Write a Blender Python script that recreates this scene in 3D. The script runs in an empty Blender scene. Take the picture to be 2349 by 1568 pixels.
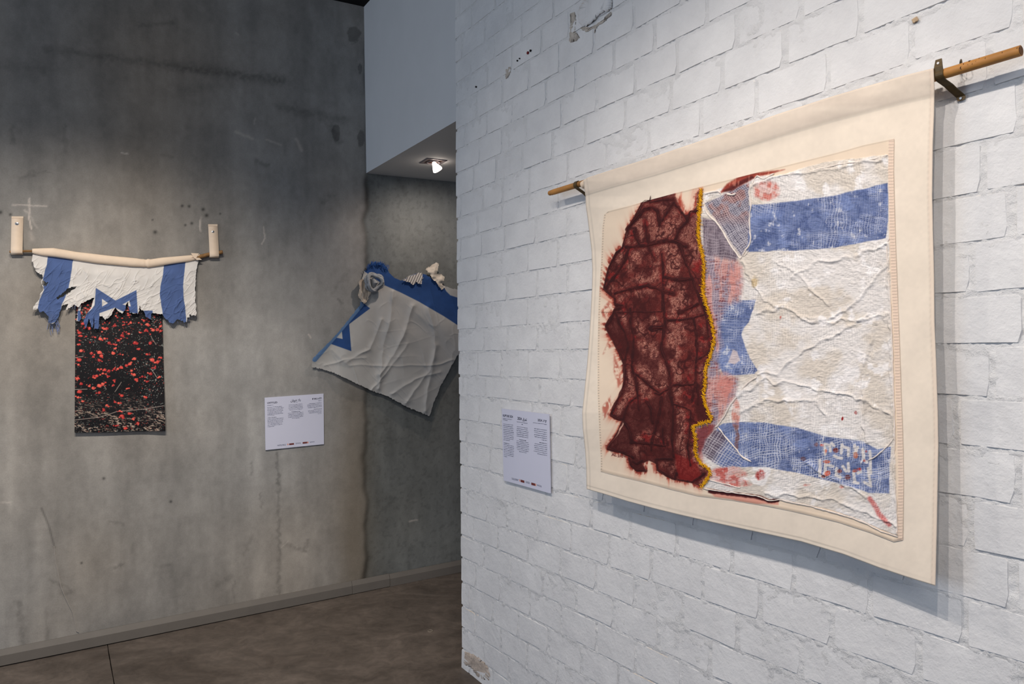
import bpy, bmesh, math, random
import numpy as np
from mathutils import Vector, Matrix

random.seed(7)
RNG = np.random.RandomState(11)
scene = bpy.context.scene
C = scene.collection

# ------------------------------------------------------------------ camera
W, H, F = 2349.0, 1568.0, 1640.0
PX0, PY0 = 1174.5, 745.0
ROLL = math.atan(0.0142)
CAMZ = 1.45
cam_data = bpy.data.cameras.new('camera')
cam = bpy.data.objects.new('camera', cam_data)
C.objects.link(cam)
cam_data.sensor_fit = 'HORIZONTAL'
cam_data.sensor_width = 36.0
cam_data.lens = 36.0 * F / W
cam_data.shift_y = -(H / 2 - PY0) / W
cam_data.clip_start = 0.02
Rv = np.array([math.cos(ROLL), 0, -math.sin(ROLL)])
Uv = np.array([math.sin(ROLL), 0, math.cos(ROLL)])
Fv = np.array([0, 1.0, 0])
CAM = np.array([0, 0, CAMZ])
cam.matrix_world = Matrix(((Rv[0], Uv[0], 0, 0), (0, 0, -1, 0), (Rv[2], Uv[2], 0, CAMZ), (0, 0, 0, 1)))
scene.camera = cam

# ------------------------------------------------------------------ world, exposure
scene.view_settings.view_transform = 'Standard'
scene.view_settings.look = 'None'
scene.view_settings.exposure = 0.0
scene.view_settings.gamma = 1.0
scene.view_settings.use_curve_mapping = False
world = bpy.data.worlds.new('world')
scene.world = world
world.use_nodes = True
wb = world.node_tree.nodes['Background']
wb.inputs[0].default_value = (0.52, 0.69, 1.0, 1)
wb.inputs[1].default_value = 0.42


# ------------------------------------------------------------------ geometry of the view
def ray(px, py):
    a = (np.asarray(px, float) - PX0) / F
    b = (PY0 - np.asarray(py, float)) / F
    return a[..., None] * Rv + b[..., None] * Uv + Fv


def onplane(px, py, p0, n, off=0.0):
    d = ray(px, py)
    t = (np.dot(n, p0 - CAM) + off) / (d @ n)
    return CAM + d * t[..., None]


def proj(P):
    d = P - CAM
    z = d @ Fv
    return PX0 + F * (d @ Rv) / z, PY0 - F * (d @ Uv) / z


UP = np.array([0, 0, 1.0])


def floor_pt(px, py):
    return onplane(np.array(px), np.array(py), np.zeros(3), UP)


# concrete wall (left)
_a = floor_pt(0.0, 1530.0)
_b = floor_pt(1058.0, 1311.5)
LD = (_b - _a) / np.linalg.norm(_b - _a)
LN = np.array([LD[1], -LD[0], 0])
if LN @ (CAM - _a) < 0:
    LN = -LN
LP = _a - LN * 0.016
# brick wall (right)
BP = floor_pt(1058.0, 1528.0)
_v = ray(np.array(110.0), np.array(760.0))
_v[2] = 0
BD = -_v / np.linalg.norm(_v)
BN = np.array([BD[1], -BD[0], 0])
if BN @ (CAM - BP) < 0:
    BN = -BN


def Lpt(px, py, off=0.0):
    return onplane(np.asarray(px, float), np.asarray(py, float), LP, LN, off)


def Bpt(px, py, off=0.0):
    return onplane(np.asarray(px, float), np.asarray(py, float), BP, BN, off)


def Lsz(s, z, off=0.0):
    s = np.asarray(s, float)
    return LP + s[..., None] * LD + np.asarray(z, float)[..., None] * UP + np.asarray(off, float)[..., None] * LN


def Bsz(s, z, off=0.0):
    s = np.asarray(s, float)
    off = np.broadcast_to(np.asarray(off, float), s.shape)
    return BP + s[..., None] * BD + np.asarray(z, float)[..., None] * UP + off[..., None] * BN


CEIL = 3.22

# ------------------------------------------------------------------ lamps
def spot(name, loc, target, energy, color, size_deg, blend, radius=0.012):
    l = bpy.data.lights.new(name, 'SPOT')
    l.energy = energy
    l.color = color
    l.spot_size = math.radians(size_deg)
    l.spot_blend = blend
    l.shadow_soft_size = radius
    o = bpy.data.objects.new(name, l)
    C.objects.link(o)
    o.location = loc
    o.rotation_euler = (Vector(target) - Vector(loc)).to_track_quat('-Z', 'Y').to_euler()
    return o


WARM = (1.0, 0.90, 0.81)
_t = Bsz(np.array(1.58), np.array(0.75))
for off, hgt, dist, e in ((1.15, 3.1, 1.70, 66), (0.65, 3.1, 1.75, 72), (-0.05, 3.1, 1.70, 76), (-2.0, 3.1, 1.75, 52)):
    spot('spot_banner', Bsz(np.array(1.60 + off), np.array(hgt), dist), _t, e, WARM, 72, 1.0)
_tl = Lpt(np.array(300.0), np.array(880.0))
_sl = (_tl - LP) @ LD
for off, e in ((-0.60, 165), (-0.10, 165)):
    spot('spot_concrete', Lsz(np.array(_sl + off), np.array(3.1), np.array(2.1)), Lsz(np.array(_sl + off * 0.6), np.array(0.30), np.array(0.0)), e, (1.0, 0.92, 0.83), 71, 1.0)


# cool daylight from a window of the hall, to the left of the camera
def area(name, loc, target, energy, color, sx, sy):
    l = bpy.data.lights.new(name, 'AREA')
    l.energy = energy
    l.color = color
    l.shape = 'RECTANGLE'
    l.size, l.size_y = sx, sy
    o = bpy.data.objects.new(name, l)
    C.objects.link(o)
    o.location = loc
    o.rotation_euler = (Vector(target) - Vector(loc)).to_track_quat('-Z', 'Y').to_euler()
    return o


area('window_daylight', (-4.4, 0.7, 2.0), (0.6, 1.9, 2.0), 47, (0.74, 0.85, 1.0), 2.2, 2.2)
area('front_fill', (0.2, -1.8, 3.0), (1.2, 1.8, 0.8), 30, (0.97, 0.98, 1.0), 1.6, 0.8)  # unseen fill added behind the camera to lift shadows on the brick wall

# ------------------------------------------------------------------ numpy helpers
_TAB = RNG.rand(256, 256)


def vnoise(x, y, seed=0):
    x = np.asarray(x, float) + seed * 17.31
    y = np.asarray(y, float) + seed * 9.77
    xi = np.floor(x).astype(int)
    yi = np.floor(y).astype(int)
    fx = x - xi
    fy = y - yi
    fx = fx * fx * (3 - 2 * fx)
    fy = fy * fy * (3 - 2 * fy)
    a = _TAB[xi & 255, yi & 255]
    b = _TAB[(xi + 1) & 255, yi & 255]
    c = _TAB[xi & 255, (yi + 1) & 255]
    d = _TAB[(xi + 1) & 255, (yi + 1) & 255]
    return (a * (1 - fx) + b * fx) * (1 - fy) + (c * (1 - fx) + d * fx) * fy


def fbm(x, y, oct=4, seed=0):
    r = 0
    amp = 0.5
    tot = 0
    for i in range(oct):
        r = r + amp * vnoise(x, y, seed + i * 3)
        tot += amp
        amp *= 0.5
        x = x * 2.03
        y = y * 2.03
    return r / tot


def sst(a, b, x):
    t = np.clip((x - a) / (b - a), 0, 1)
    return t * t * (3 - 2 * t)


def segdist(px, py, line):
    d = np.full(px.shape, 1e9)
    for (x0, y0), (x1, y1) in zip(line[:-1], line[1:]):
        dx, dy = x1 - x0, y1 - y0
        t = np.clip(((px - x0) * dx + (py - y0) * dy) / (dx * dx + dy * dy + 1e-9), 0, 1)
        d = np.minimum(d, np.hypot(px - x0 - t * dx, py - y0 - t * dy))
    return d


def inpoly(px, py, poly):
    r = np.zeros(px.shape, bool)
    n = len(poly)
    for i in range(n):
        x0, y0 = poly[i]
        x1, y1 = poly[(i + 1) % n]
        if y0 == y1:
            continue
        c = ((y0 > py) != (y1 > py)) & (px < (x1 - x0) * (py - y0) / (y1 - y0) + x0)
        r ^= c
    return r


def sdpoly(px, py, poly):
    """signed distance: positive inside"""
    d = segdist(px, py, list(poly) + [poly[0]])
    return np.where(inpoly(px, py, poly), d, -d)


def lin(c):
    c = np.asarray(c, float) / 255.0
    return np.where(c <= 0.04045, c / 12.92, ((c + 0.055) / 1.055) ** 2.4)


def mixc(col, c, m):
    """mix rgb array col toward colour c (0-255 or array) with mask m"""
    c = np.asarray(c, float)
    return col * (1 - m[..., None]) + c * m[..., None]


def smooth_line(pts, step):
    """Catmull-Rom resample"""
    p = np.array(pts, float)
    p = np.vstack([2 * p[0] - p[1], p, 2 * p[-1] - p[-2]])
    out = []
    for i in range(1, len(p) - 2):
        L = np.linalg.norm(p[i + 1] - p[i])
        n = max(1, int(L / step))
        for k in range(n):
            t = k / n
            a, b, c, d = p[i - 1], p[i], p[i + 1], p[i + 2]
            out.append(0.5 * ((2 * b) + (-a + c) * t + (2 * a - 5 * b + 4 * c - d) * t * t + (-a + 3 * b - 3 * c + d) * t ** 3))
    out.append(p[-2])
    return np.array(out)


# ------------------------------------------------------------------ objects
def tag(o, label=None, cat=None, group=None, kind=None):
    if label:
        o['label'] = label
    if cat:
        o['category'] = cat
    if group:
        o['group'] = group
    if kind:
        o['kind'] = kind
    return o


def empty(name, loc, label, cat, group=None):
    o = bpy.data.objects.new(name, None)
    C.objects.link(o)
    o.location = loc
    o.empty_display_size = 0.05
    o['base'] = list(map(float, loc))
    return tag(o, label, cat, group)


def base_of(o):
    while o is not None:
        if 'base' in o:
            return np.array(o['base'][:])
        o = o.parent
    return np.zeros(3)


def mk(name, V, faces, mat, parent=None, col=None, smooth=True):
    """link ONE mesh object; V world coordinates; faces list or (n,k) array"""
    V = np.asarray(V, float).reshape(-1, 3) - base_of(parent)
    me = bpy.data.meshes.new(name)
    if isinstance(faces, np.ndarray):
        k = faces.shape[1]
        me.vertices.add(len(V))
        me.vertices.foreach_set('co', V.astype(np.float32).ravel())
        me.loops.add(faces.size)
        me.loops.foreach_set('vertex_index', faces.astype(np.int32).ravel())
        me.polygons.add(len(faces))
        me.polygons.foreach_set('loop_start', np.arange(0, faces.size, k, dtype=np.int32))
        me.polygons.foreach_set('loop_total', np.full(len(faces), k, dtype=np.int32))
        me.update(calc_edges=True)
    else:
        me.from_pydata([tuple(v) for v in V], [], faces)
        me.update()
    me.validate()
    if smooth:
        me.polygons.foreach_set('use_smooth', np.ones(len(me.polygons), bool))
    if col is not None:
        at = me.color_attributes.new('Col', 'FLOAT_COLOR', 'POINT')
        c4 = np.ones((len(V), 4), np.float32)
        c4[:, :3] = np.asarray(col).reshape(-1, 3)
        at.data.foreach_set('color', c4.ravel())
    me.materials.append(mat)
    o = bpy.data.objects.new(name, me)
    C.objects.link(o)
    if parent is not None:
        o.parent = parent
    return o


def grid_faces(n, m, mask=None):
    idx = np.arange(n * m).reshape(n, m)
    f = np.stack([idx[:-1, :-1], idx[1:, :-1], idx[1:, 1:], idx[:-1, 1:]], -1).reshape(-1, 4)
    if mask is not None:
        f = f[mask.reshape(-1)]
    return f


def orient(P, f, n):
    """flip face order so that normals look along n"""
    q = f[len(f) // 2]
    v = P.reshape(-1, 3)
    nn = np.cross(v[q[1]] - v[q[0]], v[q[2]] - v[q[0]])
    return f if nn @ n > 0 else f[:, ::-1].copy()


def compact(P, f, col=None):
    used, inv = np.unique(f, return_inverse=True)
    P = P.reshape(-1, 3)[used]
    c = None if col is None else np.asarray(col).reshape(-1, 3)[used]
    return P, inv.reshape(f.shape), c


class MB:
    def __init__(s):
        s.v = []
        s.f = []

    def add(s, V, F_):
        b = len(s.v)
        s.v += [tuple(map(float, v)) for v in V]
        s.f += [tuple(i + b for i in f) for f in F_]

    def quadbox(s, q, n, d):
        """a box: quad q (4 world pts, front) extruded by -n*d"""
        q = [np.array(p, float) for p in q]
        b = [p - n * d for p in q]
        if np.cross(q[1] - q[0], q[2] - q[0]) @ n < 0:
            q = q[::-1]
            b = b[::-1]
        V = q + b
        s.add(V, [(0, 1, 2, 3), (7, 6, 5, 4), (0, 4, 5, 1), (1, 5, 6, 2), (2, 6, 7, 3), (3, 7, 4, 0)])

    def tube(s, pts, r, seg=8, caps=True, flat=1.0, nref=None):
        pts = np.asarray(pts, float)
        r = np.broadcast_to(np.asarray(r, float), (len(pts),))
        ref = np.array([0, 0, 1.0]) if nref is None else np.asarray(nref, float)
        rings = []
        for i, p in enumerate(pts):
            t = pts[min(i + 1, len(pts) - 1)] - pts[max(i - 1, 0)]
            t = t / (np.linalg.norm(t) + 1e-12)
            u = ref - t * (ref @ t)
            if np.linalg.norm(u) < 1e-4:
                u = np.array([1.0, 0, 0]) - t * t[0]
            u /= np.linalg.norm(u)
            w = np.cross(t, u)
            rings.append([p + r[i] * (u * math.cos(a) * flat + w * math.sin(a)) for a in np.linspace(0, 2 * math.pi, seg, endpoint=False)])
        V = [v for rg in rings for v in rg]
        F_ = []
        for i in range(len(pts) - 1):
            for k in range(seg):
                a, b = i * seg + k, i * seg + (k + 1) % seg
                F_.append((a, b, b + seg, a + seg))
        if caps:
            F_.append(tuple(range(seg))[::-1])
            F_.append(tuple((len(pts) - 1) * seg + k for k in range(seg)))
        s.add(V, F_)

    def build(s, name, mat, parent=None, smooth=True):
        o = mk(name, np.array(s.v), s.f, mat, parent, None, smooth)
        if smooth:
            try:
                o.data.set_sharp_from_angle(angle=math.radians(40))
            except Exception:
                pass
        return o


# ------------------------------------------------------------------ materials
def newmat(name, rough=0.8, col=(0.5, 0.5, 0.5), metal=0.0):
    m = bpy.data.materials.new(name)
    m.use_nodes = True
    b = m.node_tree.nodes['Principled BSDF']
    b.inputs['Base Color'].default_value = (*col, 1)
    b.inputs['Roughness'].default_value = rough
    b.inputs['Metallic'].default_value = metal
    b.inputs['Specular IOR Level'].default_value = 0.25
    return m, m.node_tree, b


def noise_node(nt, scale, detail=4, rough=0.6, stretch=None, dims=None):
    tc = nt.nodes.new('ShaderNodeTexCoord')
    mp = nt.nodes.new('ShaderNodeMapping')
    if stretch:
        mp.inputs['Scale'].default_value = stretch
    nt.links.new(tc.outputs['Object'], mp.inputs['Vector'])
    n = nt.nodes.new('ShaderNodeTexNoise')
    n.inputs['Scale'].default_value = scale
    n.inputs['Detail'].default_value = detail
    n.inputs['Roughness'].default_value = rough
    nt.links.new(mp.outputs['Vector'], n.inputs['Vector'])
    return n


def ramp(nt, fac, stops):
    r = nt.nodes.new('ShaderNodeValToRGB')
    e = r.color_ramp.elements
    e[0].position, e[0].color = stops[0][0], (*stops[0][1], 1)
    e[1].position, e[1].color = stops[-1][0], (*stops[-1][1], 1)
    for p, c in stops[1:-1]:
        x = e.new(p)
        x.color = (*c, 1)
    nt.links.new(fac, r.inputs['Fac'])
    return r.outputs['Color']


def bump(nt, b, height, strength=0.3, dist=0.002, prev=None):
    n = nt.nodes.new('ShaderNodeBump')
    n.inputs['Strength'].default_value = strength
    n.inputs['Distance'].default_value = dist
    nt.links.new(height, n.inputs['Height'])
    if prev is not None:
        nt.links.new(prev, n.inputs['Normal'])
    nt.links.new(n.outputs['Normal'], b.inputs['Normal'])
    return n.outputs['Normal']


def mulmix(nt, a, bcol, fac=1.0, mode='MULTIPLY'):
    m = nt.nodes.new('ShaderNodeMix')
    m.data_type = 'RGBA'
    m.blend_type = mode
    if isinstance(fac, float):
        m.inputs[0].default_value = fac
    else:
        nt.links.new(fac, m.inputs[0])
    nt.links.new(a, m.inputs[6])
    if isinstance(bcol, tuple):
        m.inputs[7].default_value = (*bcol, 1)
    else:
        nt.links.new(bcol, m.inputs[7])
    return m.outputs[2]


def attr_mat(name, rough=0.85, bumps=(), grain=None):
    m, nt, b = newmat(name, rough)
    at = nt.nodes.new('ShaderNodeAttribute')
    at.attribute_name = 'Col'
    c = at.outputs['Color']
    if grain:
        n = noise_node(nt, grain[0], 3, 0.7)
        c = mulmix(nt, c, ramp(nt, n.outputs['Fac'], [(0.25, (1 - grain[1],) * 3), (0.75, (1 + grain[1],) * 3)]))
    nt.links.new(c, b.inputs['Base Color'])
    prev = None
    for sc, st, ds, stretch in bumps:
        n = noise_node(nt, sc, 4, 0.65, stretch)
        prev = bump(nt, b, n.outputs['Fac'], st, ds, prev)
    return m


def plain_mat(name, srgb, rough=0.8, var=0.08, scale=40, bump_=(80, 0.2, 0.001), metal=0.0, stretch=None, spec=0.25):
    m, nt, b = newmat(name, rough, metal=metal)
    b.inputs['Specular IOR Level'].default_value = spec
    c = lin(srgb)
    n = noise_node(nt, scale, 4, 0.65, stretch)
    nt.links.new(ramp(nt, n.outputs['Fac'], [(0.3, tuple(c * (1 - var))), (0.7, tuple(np.minimum(c * (1 + var), 0.95)))]), b.inputs['Base Color'])
    if bump_:
        n2 = noise_node(nt, bump_[0], 5, 0.65, stretch)
        bump(nt, b, n2.outputs['Fac'], bump_[1], bump_[2])
    return m


# painted brick
M_brick, nt, b = newmat('white_brick_paint', 0.62)
n1 = noise_node(nt, 9, 4, 0.6)
n2 = noise_node(nt, 3.3, 5, 0.7)
c = ramp(nt, n1.outputs['Fac'], [(0.3, (0.66, 0.655, 0.655)), (0.7, (0.75, 0.745, 0.74))])
dust = ramp(nt, n2.outputs['Fac'], [(0.55, (0, 0, 0)), (0.68, (1, 1, 1))])
geo = nt.nodes.new('ShaderNodeNewGeometry')
sep = nt.nodes.new('ShaderNodeSeparateXYZ')
nt.links.new(geo.outputs['True Normal'], sep.inputs[0])
upf = ramp(nt, sep.outputs['Z'], [(0.35, (0, 0, 0)), (0.7, (1, 1, 1))])
mm = nt.nodes.new('ShaderNodeMath')
mm.operation = 'MULTIPLY'
nt.links.new(upf, mm.inputs[0])
nt.links.new(dust, mm.inputs[1])
c = mulmix(nt, c, (0.62, 0.45, 0.25), mm.outputs[0], 'MIX')
nt.links.new(c, b.inputs['Base Color'])
na = noise_node(nt, 60, 5, 0.7)
nb = noise_node(nt, 16, 4, 0.6)
nc = noise_node(nt, 260, 2, 0.6)
p_ = bump(nt, b, nb.outputs['Fac'], 0.7, 0.007)
p_ = bump(nt, b, na.outputs['Fac'], 0.7, 0.0026, p_)
p_ = bump(nt, b, nc.outputs['Fac'], 0.35, 0.0006, p_)

M_mortar, nt, b = newmat('white_mortar_paint', 0.7)
n1 = noise_node(nt, 14, 4, 0.6)
nt.links.new(ramp(nt, n1.outputs['Fac'], [(0.3, (0.64, 0.635, 0.63)), (0.7, (0.73, 0.725, 0.72))]), b.inputs['Base Color'])
na = noise_node(nt, 110, 5, 0.75)
nb = noise_node(nt, 42, 4, 0.7)
p_ = bump(nt, b, nb.outputs['Fac'], 0.7, 0.006)
p_ = bump(nt, b, na.outputs['Fac'], 0.7, 0.003, p_)

M_conc = attr_mat('grey_concrete_plaster', 0.75, bumps=((7, 0.25, 0.006, (1, 1, 2)), (60, 0.25, 0.0015, None), (300, 0.2, 0.0004, None)), grain=(190, 0.10))
M_floor, nt, b = newmat('brown_screed_floor', 0.55)
b.inputs['Specular IOR Level'].default_value = 0.35
n1 = noise_node(nt, 2.4, 8, 0.7, (1, 1.25, 1))
n2 = noise_node(nt, 12, 8, 0.75, (1, 1.3, 1))
n3 = noise_node(nt, 30, 4, 0.65, (1, 1.4, 1))
for q_ in (n1, n2):
    q_.inputs['Distortion'].default_value = 0.9
c = ramp(nt, n1.outputs['Fac'], [(0.3, (0.066, 0.052, 0.042)), (0.5, (0.108, 0.088, 0.073)), (0.72, (0.165, 0.135, 0.113))])
c = mulmix(nt, c, ramp(nt, n2.outputs['Fac'], [(0.3, (0.72, 0.72, 0.72)), (0.7, (1.25, 1.22, 1.2))]))
fl = ramp(nt, n3.outputs['Fac'], [(0.70, (0, 0, 0)), (0.78, (1, 1, 1))])
c = mulmix(nt, c, (0.24, 0.20, 0.17), fl, 'MIX')
nt.links.new(c, b.inputs['Base Color'])
p_ = bump(nt, b, n2.outputs['Fac'], 0.3, 0.004)
nt.links.new(ramp(nt, n2.outputs['Fac'], [(0.3, (0.42,) * 3), (0.7, (0.68,) * 3)]), b.inputs['Roughness'])

M_black = plain_mat('black_ceiling_paint', (16, 15, 15), 0.9, 0.2, 10)
M_white = plain_mat('white_plasterboard', (206, 207, 208), 0.8, 0.02, 5, (200, 0.08, 0.0004))
M_base = plain_mat('grey_brown_skirting_paint', (110, 104, 97), 0.5, 0.05, 12, (150, 0.08, 0.0005))
M_gap = plain_mat('dark_gap', (14, 13, 12), 0.95, 0.1)
M_canvas = attr_mat('cream_canvas', 0.9, bumps=((900, 0.25, 0.0004, None), (9, 0.15, 0.004, None)))
M_art = attr_mat('painted_gauze', 0.9, bumps=((700, 0.25, 0.0005, None),))
M_rope = plain_mat('white_gauze_cord', (232, 220, 210), 0.9, 0.1, 300, (500, 0.6, 0.001))
M_cord = plain_mat('dark_red_cord', (70, 20, 20), 0.8, 0.35, 200, (400, 0.7, 0.001))
M_yellow = plain_mat('yellow_thread', (226, 172, 22), 0.7, 0.2, 400, (600, 0.4, 0.0004))
M_wood = plain_mat('oiled_wood', (170, 118, 58), 0.55, 0.35, 9, (60, 0.2, 0.0008), stretch=None, spec=0.4)
M_woodend = plain_mat('dark_wood_end', (105, 68, 36), 0.7, 0.3, 90)
M_knot = plain_mat('dark_wood_knot', (60, 34, 18), 0.8, 0.3, 90)
M_strap = plain_mat('bronze_strap', (84, 68, 44), 0.4, 0.3, 60, (200, 0.1, 0.0003), metal=0.3)
M_screw = plain_mat('zinc_screw', (165, 168, 172), 0.35, 0.1, 60, None, metal=0.9)
M_cloth = plain_mat('cream_sleeve_cotton', (226, 204, 180), 0.9, 0.04, 30, (800, 0.2, 0.0004))
M_flag = attr_mat('flag_cotton', 0.9, bumps=((900, 0.15, 0.0003, None),))
M_print = attr_mat('photo_print', 0.45)
M_board = plain_mat('plate_white', (205, 206, 222), 0.6, 0.01, 5, None)
M_ink = plain_mat('dark_blue_ink', (38, 42, 66), 0.6, 0.02, 5, None)
M_ink2 = plain_mat('grey_ink', (105, 108, 128), 0.6, 0.02, 5, None)
M_logo_red = plain_mat('logo_maroon', (110, 52, 48), 0.6, 0.02, 5, None)
M_logo_org = plain_mat('logo_orange', (220, 120, 60), 0.6, 0.02, 5, None)
M_plug = plain_mat('red_plug', (110, 20, 24), 0.6, 0.1)
M_hole = plain_mat('hole_dark', (30, 28, 28), 0.9, 0.1)
M_patch = plain_mat('bare_grey_plaster', (188, 179, 168), 0.9, 0.25, 40, (70, 0.9, 0.006))
M_lampmetal = plain_mat('lamp_frame_metal', (120, 112, 116), 0.4, 0.05, 20, None, metal=0.5)

# ------------------------------------------------------------------ floor, ceiling
def quad(name, pts, mat, parent=None, kind=None):
    o = mk(name, np.array(pts), [tuple(range(len(pts)))], mat, parent, None, False)
    if kind:
        o['kind'] = kind
    return o


floor = MB()
floor.add([(-9, -4, -0.03), (9, -4, -0.03), (9, 9, -0.03), (-9, 9, -0.03)], [(0, 1, 2, 3)])
floor = floor.build('floor', M_gap, None, False)
floor['kind'] = 'structure'
# the screed is cast in two slabs with an open joint
j0 = floor_pt(247.0, 1482.0)
j1 = floor_pt(262.0, 1568.0)
jd = (j1 - j0) / np.linalg.norm(j1 - j0)
jn = np.array([-jd[1], jd[0], 0])
if jn[0] > 0:
    jn = -jn
ja, jb = j0 - jd * 2.0, j0 + jd * 5.5


def slab(side):
    m = MB()
    o_ = jn * 0.0010 * side
    a, b_ = ja + o_, jb + o_
    ts = np.linspace(0, 1, 160)
    edge = [a + (b_ - a) * t + jn * side * abs(0.0030 * (fbm(np.array(t * 160), np.array(side * 3.0)) - 0.3)) for t in ts]
    far = [a + jn * side * 8, b_ + jn * side * 8]
    top = edge + [far[1], far[0]]
    n_ = len(top)
    V = [np.array([p[0], p[1], 0.0]) for p in top] + [np.array([p[0], p[1], -0.03]) for p in top]
    F_ = [tuple(range(n_)), tuple(range(2 * n_ - 1, n_ - 1, -1))]
    for i in range(n_):
        k = (i + 1) % n_
        F_.append((i, k, k + n_, i + n_) if side < 0 else (i, i + n_, k + n_, k))
    m.add(V, F_)
    o = m.build('slab', M_floor, floor, False)
    bm = bmesh.new()
    bm.from_mesh(o.data)
    bmesh.ops.recalc_face_normals(bm, faces=bm.faces)
    bm.to_mesh(o.data)
    bm.free()


slab(1)
slab(-1)
cm = MB()
cm.quadbox([(-6, -2.5, CEIL), (6, -2.5, CEIL), (6, 8, CEIL), (-6, 8, CEIL)], np.array([0, 0, -1.0]), 0.1)
ceil_o = cm.build('ceiling', M_black, None, False)
ceil_o['kind'] = 'structure'

# ------------------------------------------------------------------ concrete wall
S0 = (Lpt(np.array(0.0), np.array(760.0)) - LP) @ LD
s_ = np.concatenate([np.arange(S0 - 1.6, S0 - .25, 0.02), np.arange(S0 - .25, S0 + 2.3, 0.0048), np.arange(S0 + 2.3, S0 + 4.6, .02)])
z_ = np.arange(0, CEIL + 0.05, 0.0048)
SS, ZZ = np.meshgrid(s_, z_, indexing='ij')
P = Lsz(SS, ZZ, np.zeros_like(SS))
px, py = proj(P)
col = np.zeros(SS.shape + (3,))
col[:] = (143, 139, 133)
streak = fbm(SS * 5.5, ZZ * 0.5, 4, 1)
blot = fbm(SS * 1.7, ZZ * 1.7, 5, 5)
fine = fbm(SS * 14, ZZ * 12, 4, 9)
warm = fbm(SS * 1.1, ZZ * 0.8, 3, 21)
v = 1 + 0.30 * (streak - 0.5) + 0.20 * (blot - 0.5) + 0.13 * (fine - 0.5) + 0.10 * (fbm(SS * 55, ZZ * 40, 4, 15) - .5) + .10 * (fbm(SS * 30, ZZ * 5, 3, 18) - .5)
col *= v[..., None]
col[..., 0] *= 1 + 0.10 * (warm - 0.5)
col[..., 2] *= 1 - 0.12 * (warm - 0.5)
# trowel swipes
for (a, b_, w_, st) in (((105, 112), (650, 186), 9, .16), ((400, 150), (640, 184), 16, .10), ((0, 150), (110, 158), 14, .10), ((320, 60), (400, 52), 6, .12), ((640, 245), (790, 275), 10, .16),
                        ((760, 290), (776, 325), 8, .16), ((420, 205), (540, 190), 14, .08), ((590, 372), (612, 378), 6, .18), ((740, 462), (765, 448), 6, .12), ((370, 355), (395, 358), 5, .10),
                        ((148, 290), (152, 345), 5, .10), ((28, 290), (30, 325), 6, .14), ((50, 408), (78, 400), 6, .14), ((68, 392), (120, 396), 2, .10), ((572, 60), (590, 20), 20, .06),
                        ((115, 1330), (165, 1352), 4, .14), ((360, 1300), (390, 1296), 6, .10), ((500, 1340), (530, 1320), 6, .10), ((140, 1362), (168, 1356), 5, .14), ((250, 1195), (282, 1200), 4, .12),
                        ((262, 1300), (284, 1296), 4, .14), ((560, 1270), (580, 1225), 4, .10), ((536, 1335), (540, 1440), 3, .12), ((638, 1040), (641, 1362), 4, .16), ((634, 900), (637, 1110), 2, .08),
                        ((575, 1060), (577, 1090), 3, .14), ((597, 1130), (601, 1165), 3, .16), ((44, 1380), (52, 1480), 8, .15), ((106, 1400), (110, 1470), 4, .10), ((655, 1250), (700, 1262), 5, .14), ((700, 1262), (706, 1240), 4, .14), ((770, 660), (800, 620), 5, .08), ((776, 685), (782, 700), 3, .16)):
    d = segdist(px + 14 * (fbm(px / 9, py / 9, 3, 31) - .5), py + 14 * (fbm(px / 9, py / 9, 3, 37) - .5), [a, b_])
    col *= (1 - st * np.exp(-(d / w_) ** 2) * (.25 + 1.1 * fbm(px / 6, py / 6, 3, 39)))[..., None]
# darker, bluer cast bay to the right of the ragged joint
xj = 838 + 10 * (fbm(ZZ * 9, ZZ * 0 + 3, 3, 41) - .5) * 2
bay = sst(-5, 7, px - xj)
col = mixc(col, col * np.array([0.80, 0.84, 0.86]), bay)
pit = sst(0.62, 0.72, fbm(SS * 60, ZZ * 60, 2, 55)) * bay
col *= (1 - 0.07 * pit)[..., None]
jl = np.exp(-((px - xj + 14 * (fbm(ZZ * 4, ZZ * 0, 2, 3) - .4)) / 7) ** 2) * sst(395, 420, py) * (.4 + .8 * fbm(SS * 4, ZZ * 6, 3, 8))
col *= (1 - 0.38 * jl)[..., None]
brn = np.exp(-((px - 815) / 42) ** 2) * sst(700, 1150, py) * fbm(SS * 3, ZZ * 2.2, 3, 61)
col = mixc(col, np.array([112, 98, 78]), np.clip(brn * 0.75, 0, .5))
for line, w_, st_ in (([(88, 1210), (90, 1500)], 20, .10), ([(330, 1100), (335, 1400)], 40, .05), ([(470, 800), (480, 1250)], 60, .06), ([(590, 950), (600, 1350)], 22, .06), ([(20, 760), (22, 1150)], 16, .06)):
    col *= (1 + st_ * np.exp(-(segdist(px, py, line) / w_) ** 2))[..., None]
# moisture blotches beside the white box
for bx, by, rx, ry in ((812, 80, 16, 20), (826, 158, 5, 16), (828, 320, 8, 22), (770, 305, 10, 22)):
    q = ((px - bx) / rx) ** 2 + ((py - by) / ry) ** 2 + 1.2 * (fbm(px / 9, py / 9, 3, 71) - .5)
    col *= (1 - 0.22 * sst(1.1, .7, q))[..., None]
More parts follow.
